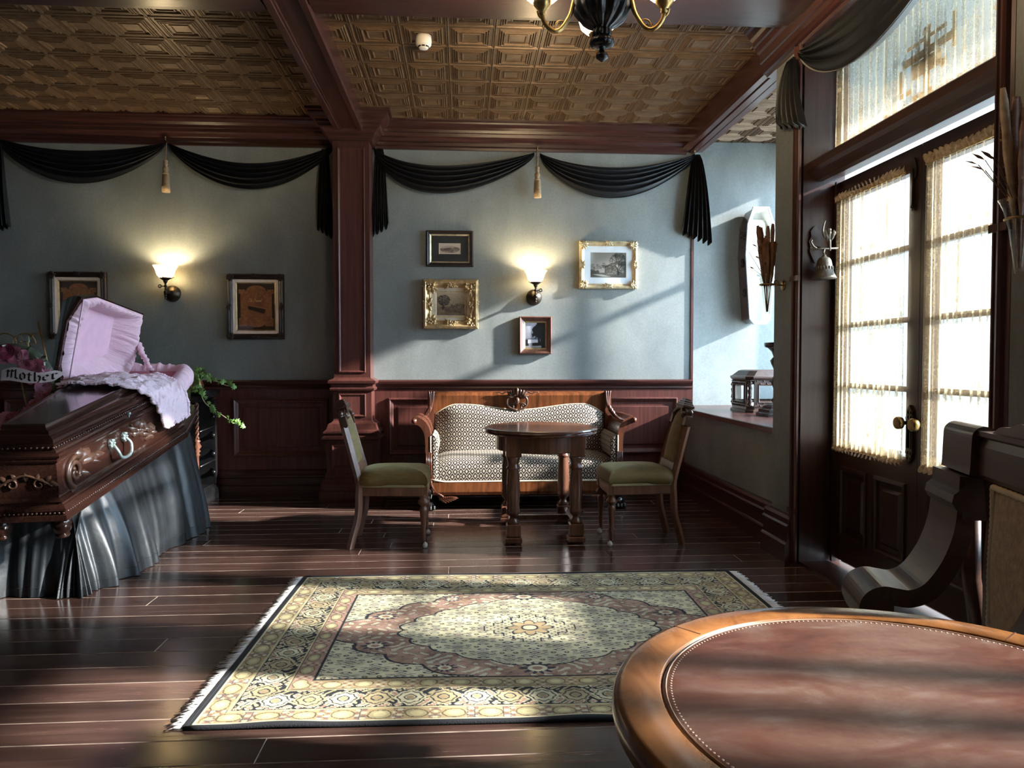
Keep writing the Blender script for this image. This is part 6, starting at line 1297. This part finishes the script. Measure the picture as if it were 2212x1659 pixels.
def leather_mat():
    m, nt, b = nmat('worn_red_brown_leather'); n1 = N(nt, 'ShaderNodeTexNoise', Scale=4.5, Detail=8.0, Roughness=.68, Distortion=.5); nt.links.new(coords(nt, (1, 2.2, 1)), n1.inputs['Vector']); n2 = N(nt, 'ShaderNodeTexNoise', Scale=90.0, Detail=3.0); nt.links.new(coords(nt), n2.inputs['Vector'])
    nt.links.new(ramp(nt, n1.outputs['Fac'], [(.30, (0.034, 0.011, 0.007)), (.46, (0.080, 0.027, 0.017)), (.56, (0.105, 0.050, 0.035)), (.70, (0.17, 0.125, 0.105))]), b.inputs['Base Color']); r = N(nt, 'ShaderNodeMapRange'); r.inputs['To Min'].default_value = .28; r.inputs['To Max'].default_value = .48; nt.links.new(n2.outputs['Fac'], r.inputs['Value']); nt.links.new(r.outputs[0], b.inputs['Roughness']); bump(nt, b, n2.outputs['Fac'], .12, .002); return m
M['leather'] = leather_mat()
ft_ = thing('round_table', 'round pedestal table with tooled red leather top and wooden rim', 'table', (0.615, 0.934, 0))
def circ(r, z, n=96): return [(r * cos(2 * pi * i / n), r * sin(2 * pi * i / n), z) for i in range(n)]
RI, RO = .347, .415
tt = MB(); tt.loft([circ(.30, .675), circ(.375, .678), circ(.385, .69), circ(.40, .695), circ(.412, .705), circ(.4155, .718), circ(.414, .731), circ(.408, .738), circ(.400, .740), circ(RI + .002, .740), circ(RI, .738), circ(RI, .734)], True); tt.build('rim', M['rim_wood'], ft_)
for k in range(4):
    a = radians(38 + 90 * k); s_ = MB(); s_.box(RI + .004, RO - .010, -.0012, .0012, .7385, .7404, M=RZ(a)); s_.build('rim_joint', M['table_leg'], ft_)
lt_ = MB(); lt_.loft([circ(RI - .001, .733), circ(RI - .004, .7372), circ(RI - .012, .7376), circ(.15, .7378)]); lo2 = lt_.build('leather_top', M['leather'], ft_)
M['tooling'] = plain('rubbed_gilt_tooling', (0.36, 0.24, 0.17), .45, .2)
td = MB()
for i in range(250): a = 2 * pi * i / 250; td.ball(((RI - .014) * cos(a), (RI - .014) * sin(a), .7374), .0024, 6, 4, sc=(1, 1, .4))
td.build('tooled_beading', M['tooling'], lo2)['kind'] = 'stuff'
MB().tube([Vector(p) for p in circ(RI - .007, .7376)], .0012, 4, closed=True).build('tooled_line', M['tooling'], lo2)
MB().lathe([(.11, .10), (.12, .13), (.06, .17), (.05, .22), (.065, .30), (.075, .38), (.06, .46), (.045, .52), (.06, .58), (.10, .64), (.20, .676)], 28).build('pedestal', M['table_leg'], ft_)
for k in range(3):
    l = MB(); l.tube(smooth_path([(.05, 0, .15), (.17, 0, .14), (.27, 0, .07), (.33, 0, .022)], 5), [.04 - .0012 * i for i in range(16)], 8, M=RZ(2 * pi * k / 3 + .5)); l.build('foot', M['table_leg'], ft_)

# ------------------------------------------------------------------ empire armchair behind the round table
M['arm_wood'] = wood('dark_armchair_mahogany', (0.024, 0.010, 0.007), (0.070, 0.030, 0.017), 0.34, 'y', 26, 3, spec=.35)
M['arm_edge'] = wood('lit_mahogany_edge', (0.13, 0.058, 0.024), (0.33, 0.16, 0.07), 0.3, 'x', 26, 3)
M['tapestry'] = plain('faded_tan_velour', (0.33, 0.25, 0.165), .85, var=.25, scale=60, bmp=.3, bscale=160, sheen=.2)
ac = thing('armchair', 'dark empire armchair with scrolled arms and tan upholstered back', 'armchair', (1.244, 1.588, 0), (0, 0, math.atan2(.265, -.964)))
prf = smooth_path([(-.055, 0, .985), (-.048, 0, 1.022), (-.015, 0, 1.034), (.008, 0, 1.018), (.012, 0, .985), (.014, 0, .93), (.016, 0, .91)], 4)
low = smooth_path([(.016, 0, .905), (.022, 0, .80), (.032, 0, .74), (.058, 0, .67), (.100, 0, .608), (.145, 0, .584), (.185, 0, .586), (.212, 0, .588), (.238, 0, .574), (.248, 0, .545), (.236, 0, .512)], 5)
for q in (-1, 1):
    y0, y1 = (.21, .405) if q > 0 else (-.405, -.21)
    def band(path, th):
        A, B = [], []; n_ = len(path)
        for i, P in enumerate(path):
            t = (path[min(i + 1, n_ - 1)] - path[max(i - 1, 0)]).normalized(); nn = Vector((t.z, 0, -t.x)); A.append((P.x + nn.x * th(i / (n_ - 1)), P.z + nn.z * th(i / (n_ - 1)))); B.append((P.x - nn.x * th(i / (n_ - 1)), P.z - nn.z * th(i / (n_ - 1))))
        return A + B[::-1]
    am = MB(); am.prism(band(low, lambda t: .021 + .004 * t), y0, y1, 'y'); ao = am.build('arm', M['arm_wood'], ac)
    up = MB(); up.prism([(-.03, .90)] + [(p.x, p.z) for p in prf][::-1] + [(-.055, .93)], y0, y1, 'y'); up.build('scroll_top', M['arm_wood'], ac)
    rg_ = MB(); rg_.prism([(-.03, .795), (.030, .795), (.034, .803), (.030, .812), (.046, .820), (.056, .838), (.052, .858), (.036, .872), (.028, .878), (.028, .905), (-.03, .905)], y0 - .004, y1 + .004, 'y'); rg_.build('arm_collar', M['arm_wood'], ac)
    # front and back supports
    MB().box(.17, .215, y0 + .06, y1 - .06, .40, .575).build('arm_support', M['arm_wood'], ac)
    l = MB(); l.tube([(.27, (y0 + y1) / 2, 0), (.26, (y0 + y1) / 2, .2), (.24, (y0 + y1) / 2, .36)], [.02, .026, .032], 10); l.build('front_leg', M['arm_wood'], ac)
    l = MB(); l.tube([(-.17, (y0 + y1) / 2, 0), (-.12, (y0 + y1) / 2, .2), (-.06, (y0 + y1) / 2, .42), (-.03, (y0 + y1) / 2, .62), (-.025, (y0 + y1) / 2, .90)], .024, 8); l.build('rear_leg', M['arm_wood'], ac)
MB().bbox(-.05, .28, -.36, .36, .36, .42, .01).build('seat_rail', M['arm_wood'], ac)
MB().grid(lambda u, v: (-.03 + .30 * u, -.34 + .68 * v, .42 + .05 * (sin(pi * u) * sin(pi * v)) ** .4), 12, 16).build('seat', M['tapestry'], ac)
cr3 = MB(); cr3.prism([(-.045, .905), (-.005, .905), (-.002, .915), (-.004, .985), (-.010, 1.005), (.0, 1.012), (.0, 1.024), (-.050, 1.024), (-.05, .92)], -.208, .208, 'y'); cr3.build('crest_rail', M['arm_wood'], ac)
cr3 = MB(); cr3.loft([[(-.04, y, 1.022), (-.01, y, 1.022), (-.01, y, 1.026 + .028 * cos(y / .15 * pi / 2) ** 1.2 + .004 * cos(y * 60)), (-.04, y, 1.026 + .028 * cos(y / .15 * pi / 2) ** 1.2)] for y in np.linspace(-.149, .149, 24)]); cr3.build('crest_carving', M['carving'], ac)
def bw(z, fab):        # half width of the waisted back frame and of its fabric panel, by height
    zz = [.30, .42, .52, .60, .66, .72, .80, .86, .905]; F = [.22, .215, .21, .205, .205, .195, .180, .185, .20]; G = [.10, .13, .155, .145, .145, .140, .128, .124, .124]
    return float(np.interp(z, zz, G if fab else F))
zs_ = np.linspace(.40, .905, 30); bf_ = MB(); bf_.loft([[(-.045 - (.905 - z) * .02, -bw(z, 0), z), (-.012 - (.905 - z) * .02, -bw(z, 0), z), (-.012 - (.905 - z) * .02, bw(z, 0), z), (-.045 - (.905 - z) * .02, bw(z, 0), z)] for z in zs_]); bf_.build('back_frame', M['arm_wood'], ac)
zf = np.linspace(.50, .895, 30); fb = MB(); fb.grid(lambda u, v: (-.010 - (.905 - (.50 + .395 * v)) * .02 + .022 * (sin(pi * u) * sin(pi * v)) ** .4, (2 * u - 1) * bw(.50 + .395 * v, 1) * (1 - .7 * max(0, .12 - v) / .12), .50 + .395 * v), 20, 30); fo_ = fb.build('back_panel', M['tapestry'], ac)
def edge_pt(t):
    if t < .45: v = 1 - t / .45; return (-.006 - .395 * (1 - v) * .02, -bw(.50 + .395 * v, 1) * (1 - .7 * max(0, .12 - v) / .12), .50 + .395 * v)
    if t < .55: s_ = (t - .45) / .1; return (-.016, (-1 + 2 * s_) * bw(.5, 1) * .3, .50)
    v = (t - .55) / .45; return (-.006 - .395 * (1 - v) * .02, bw(.50 + .395 * v, 1) * (1 - .7 * max(0, .12 - v) / .12), .50 + .395 * v)
g2_ = MB(); g2_.tube([edge_pt(i / 120) for i in range(121)] + [(-.004, bw(.895, 1) * (1 - 2 * i / 20), .895) for i in range(1, 20)], [.007 + .0018 * (i % 2) for i in range(140)], 6, closed=True); g2_.build('gimp', M['gimp'], fo_)

# ------------------------------------------------------------------ things in the alcove
M['white_satin'] = plain('cream_satin_lining', (0.80, 0.80, 0.74), .6, var=.06, scale=5, bmp=.8, bscale=7)
M['casket_grey'] = plain('pale_grey_edge', (0.46, 0.47, 0.50), .5)
wc = thing('child_coffin', 'small brown coffin with cream satin lining mounted on the alcove wall', 'coffin', (2.775, 7.026, 1.547))
def wco(d, y): return [(sx * (hw_ + d), y, z) for sx, hw_, z in ((-1, .055, 0 - d), (-1, .098, .045), (-1, .140, .64), (-1, .125, .93), (-1, .073, 1.085 + d), (1, .073, 1.085 + d), (1, .125, .93), (1, .140, .64), (1, .098, .045), (1, .055, 0 - d))]
MB().loft([wco(-.03, 0), wco(-.012, -.01), wco(-.008, -.235), wco(0.0, -.24), wco(0.0, -.25), wco(-.012, -.25), wco(-.014, -.06)], cap0=True, cap1=True).build('shell', M['coffin'], wc)
MB().loft([wco(0.004, -.238), wco(0.006, -.244), wco(0.004, -.255), wco(-.010, -.257), wco(-.014, -.25)], cap0=False, cap1=False).build('rim', M['casket_grey'], wc)
li = MB(); li.loft([wco(-.011, -.254), wco(-.024, -.24), wco(-.032, -.17), wco(-.034, -.12)], True, cap0=False); li.build('lining', M['white_satin'], wc)
pl_ = MB(); pl_.grid(lambda u, v: (-.085 + .17 * u, -.15 - .06 * (sin(pi * u) * sin(pi * v)) ** .5, .80 + .19 * v), 12, 10); pl_.build('pillow', M['white_satin'], wc)
for z_ in (.30, .58, .84):
    r2_ = MB(); xx = -.098 - .042 * min(1, (z_ - .045) / .595); Mx = T(xx + .002, -.13, z_)
    r2_.tube([(0, .028 * cos(t), .028 * sin(t) * 1.3) for t in np.linspace(0, 2 * pi, 14, endpoint=False)], .005, 6, closed=True, M=Mx); r2_.ball((-.004, 0, 0), .014, 8, 6, M=Mx); r2_.build('handle_plate', M['dark_bronze'], wc)
M['oak_carved'] = wood('carved_dark_oak', (0.022, 0.012, 0.009), (0.075, 0.042, 0.030), .35, 'z', 30, 5)
gc = thing('glazed_casket', 'carved dark oak display casket with small glass windows on the sill', 'casket', (2.60, 6.16, .774))
def cas(d, z): x, y, c = .255 + d, .21 + d, .05; return [(-x + c, -y, z), (x - c, -y, z), (x, -y + c, z), (x, y - c, z), (x - c, y, z), (-x + c, y, z), (-x, y - c, z), (-x, -y + c, z)]
MB().loft([cas(.012, 0), cas(.012, .018), cas(.0, .026), cas(.0, .045), cas(-.008, .05)]).build('plinth', M['oak_carved'], gc)
MB().loft([cas(-.008, .265), cas(.004, .27), cas(.014, .285), cas(.014, .298), cas(.0, .305), cas(-.04, .345), cas(-.06, .352), cas(-.08, .353)]).build('lid', M['oak_carved'], gc)
for (xa, ya, xb, yb) in ((-.205, -.21, .205, -.21), (-.255, -.16, -.255, .16), (.255, -.16, .255, .16), (-.205, .21, .205, .21)):
    vx = Vector((xb - xa, yb - ya, 0)); L = vx.length; ex = vx.normalized(); ny = Vector((ex.y, -ex.x, 0)); c0 = Vector(((xa + xb) / 2, (ya + yb) / 2, 0))
    if ny.dot(c0) < 0: ny = -ny
    PM = Matrix(((ex.x, -ny.x, 0, c0.x), (ex.y, -ny.y, 0, c0.y), (0, 0, 1, 0), (0, 0, 0, 1)))
    f = MB(); f.ringrect(-L / 2, L / 2, .048, .267, [(0, -.012), (0, .002), (.03, .002), (.036, .008), (.042, .002), (.046, -.012)], M=PM, cap=False)
    for k in range(14): leaf_shape(f, -L / 2 + .02 + (L - .04) * k / 13, .25, pi / 2 * (-1) ** k, .02, .008, PM, .008); leaf_shape(f, -L / 2 + .02 + (L - .04) * k / 13, .066, pi / 2 * (-1) ** k, .02, .008, PM, .008)
    f.build('carved_frame', M['oak_carved'], gc)
    g_ = MB(); g_.ringrect(-L / 2 + .044, L / 2 - .044, .092, .223, [(0, -.008), (.012, -.003)], M=PM); g_.build('pane', M['picture_glass'], gc)
for (x, y) in ((-.235, -.19), (.235, -.19), (-.235, .19), (.235, .19)):
    t_ = MB(); t_.tube([(x + .004 * cos(i * .9), y + .004 * sin(i * .9), .05 + i * .0072) for i in range(31)], [.014 + .004 * (i % 3 == 0) for i in range(31)], 8); t_.build('twisted_corner', M['oak_carved'], gc)
MB().box(-.23, .23, -.18, .18, .05, .062).build('floor_panel', M['white_satin'], gc)
bs_ = thing('black_stand', 'black carved urn stand half hidden by the door pier', 'stand', (2.435, 5.60, .774))
MB().loft([[(sx * s_, sy * s_, z) for sx, sy in ((-1, -1), (1, -1), (1, 1), (-1, 1))] for s_, z in ((.12, 0), (.12, .02), (.105, .028), (.105, .05), (.08, .06), (.08, .075), (.05, .085), (.04, .10))]).build('base', M['ebony'], bs_)
MB().lathe([(.03, .10), (.045, .12), (.025, .15), (.022, .20), (.04, .24), (.05, .27), (.028, .31), (.022, .35), (.045, .40), (.055, .43), (.03, .46), (.045, .50), (.075, .53)], 24, flute=10, fd=.12).build('stem', M['ebony'], bs_)
tp2 = MB(); tp2.lathe([(.06, .525), (.095, .535), (.10, .548), (.10, .565), (.09, .57)], 24); tp2.build('top', M['ebony'], bs_)

# ------------------------------------------------------------------ bell on the door jamb, wall vases
M['bell'] = plain('greyed_bronze', (0.095, 0.083, 0.065), .55, .3, .3, 30, .4, 70)
be = thing('hanging_bell', 'bronze bell on an angel bracket fixed to the door jamb', 'bell', (2.072, 4.145, 1.672)); be.scale = (.94, .94, .98)
MB().lathe([(.070, 0), (.072, .006), (.066, .016), (.058, .03), (.050, .06), (.044, .09), (.040, .108), (.030, .122), (.012, .130), (.010, .14), (.0, .142)], 28).build('bell_body', M['bell'], be)
for k in (0,): 
    rl_ = MB()
    for j in range(18): a = 2 * pi * j / 18; rl_.ball((.0505 * cos(a), .0505 * sin(a), .062), .008, 6, 5, sc=(.6, .6, 1.5))
    rl_.build('relief', M['bell'], be)
MB().tube([(0, 0, .14), (-.006, .0, .155), (.0, .0, .172)], .006, 6).build('loop', M['bell'], be)
br = MB(); br.tube([(-.085, .0, .172), (.085, 0, .180)], .0055, 8); br.tube([(-.01, 0, .174), (-.015, .05, .19), (-.02, .086, .20)], .007, 6); br.build('cross_bar', M['bell'], be)
pt = MB(); pt.prism([(-.055, .17), (-.02, .10), (-.005, .11), (.015, .17), (.01, .20), (.025, .23), (.005, .26), (.012, .29), (-.02, .325), (-.05, .29), (-.045, .26), (-.06, .23), (-.05, .20)], .078, .088, 'y'); pt.build('back_plate', M['oak_carved'], be)
an = MB(); an.ball((.03, 0, .285), .012, 8, 6); an.tube(smooth_path([(.03, 0, .275), (.026, 0, .24), (.032, 0, .21), (.034, 0, .165)], 4), [.013 - .0005 * i for i in range(13)], 8)
for q in (-1, 1):
    for k in range(4): leaf_shape(an, .03 + q * .008, .215 + .008 * k, pi / 2 - q * (.25 + .16 * k), .075 - .010 * k, .012, Matrix.Identity(4), .01)
an.tube(smooth_path([(-.05, 0, .178), (-.07, 0, .19), (-.085, 0, .215), (-.078, 0, .225)], 4), .006, 6); an.tube(smooth_path([(.0, 0, .24), (-.012, 0, .28), (-.004, 0, .32), (.004, 0, .34)], 4), [.009 - .0005 * i for i in range(13)], 6); an.build('angel_figure', M['bell'], be)
M['dried_brown'] = plain('dried_brown_seed_head', (0.16, 0.075, 0.035), .8, var=.4, scale=30)
M['dried_tan'] = plain('dried_pampas', (0.46, 0.36, 0.24), .85, var=.3, scale=30)
M['dried_mauve'] = plain('dried_mauve_plume', (0.30, 0.20, 0.17), .85, var=.3, scale=30)
def wall_vase(label, y, z, mats, seed, hgt):
    o = thing('wall_vase', label, 'vase', (1.858, y, z), group='conical glass wall vases'); rv = random.Random(seed)
    MB().lathe([(.008, 0), (.014, .004), (.020, .05), (.034, .15), (.050, .215), (.066, .25), (.064, .25), (.048, .214), (.032, .15), (.018, .05), (.010, .01)], 24).build('glass_cone', M['picture_glass'], o)
    rgx = MB(); rgx.tube([(.045 * cos(t), .045 * sin(t), .185) for t in np.linspace(0, 2 * pi, 20, endpoint=False)], .0045, 6, closed=True); rgx.tube([(.045, -.0, .185), (.10, -.0, .182)], .005, 6); rgx.tube([(.055 + .012 * cos(t), 0, .200 + .012 * sin(t)) for t in np.linspace(0, 2 * pi, 12, endpoint=False)], .004, 6, closed=True); rgx.build('ring_bracket', M['brass'], o)
    MB().lathe([(.032, 0), (.030, .006), (.012, .010)], 18, M=T(.101, 0, .18) @ RY(-pi / 2)).build('wall_rose', M['brass'], o)
    for i in range(13):
        a = rv.uniform(0, 6.28); s_ = rv.uniform(.1, .95); top = Vector((s_ * .055 * cos(a) - .01, s_ * .075 * sin(a), hgt * rv.uniform(.78, 1.0))); mk = rv.choice(mats); pth = smooth_path([(.004 * cos(a), .004 * sin(a), .02), (.02 * cos(a), .02 * sin(a), .2), top], 6); n_ = len(pth)
        m = MB(); m.tube(pth, [.0022 if i_ < n_ * .45 else .004 + .008 * sin(pi * (i_ / n_ - .42) / .60) + .003 * (i_ % 2) for i_ in range(n_)], 7)
        P0 = pth[int(n_ * .5)]
        for k in range(90):
            t = k / 90; P = P0.lerp(top, t); d = Vector((rv.uniform(-1, 1), rv.uniform(-1, 1), rv.uniform(.3, 1.3))).normalized(); r0 = .004 + .011 * sin(pi * (t * .9 + .08)); q_ = P + d * (r0 + .014); sd = d.orthogonal().normalized() * .0030; m.add([P - sd, P + sd, q_], [(0, 1, 2)])
        m.build('seed_head', M[mk], o)
    for i in range(9):
        a = rv.uniform(0, 6.28); r0 = rv.uniform(.05, .12); p = Vector((r0 * cos(a) - .02, r0 * sin(a), hgt * rv.uniform(.52, .80))); m = MB(); m.tube([(.012 * cos(a), .012 * sin(a), .22), p], .0014, 4); d = Vector((cos(a), sin(a), .5)); sdv = d.cross(Vector((0, 0, 1))).normalized()
        m.add([p, p + d * .018 + sdv * .010, p + d * .045, p + d * .018 - sdv * .010, p + d * .02 + Vector((0, 0, .006))], [(0, 1, 4), (1, 2, 4), (2, 3, 4), (3, 0, 4)]); m.build('dried_leaf', M['dried_brown'], o)
    return o
wall_vase('glass cone vase of brown seed heads on the pier beside the bell', 4.43, 1.482, ['dried_brown', 'dried_brown', 'dried_mauve'], 2, .56)
wall_vase('glass cone vase of pale pampas plumes on the near door pier', 2.37, 1.49, ['dried_tan', 'dried_tan', 'dried_mauve'], 6, .62)
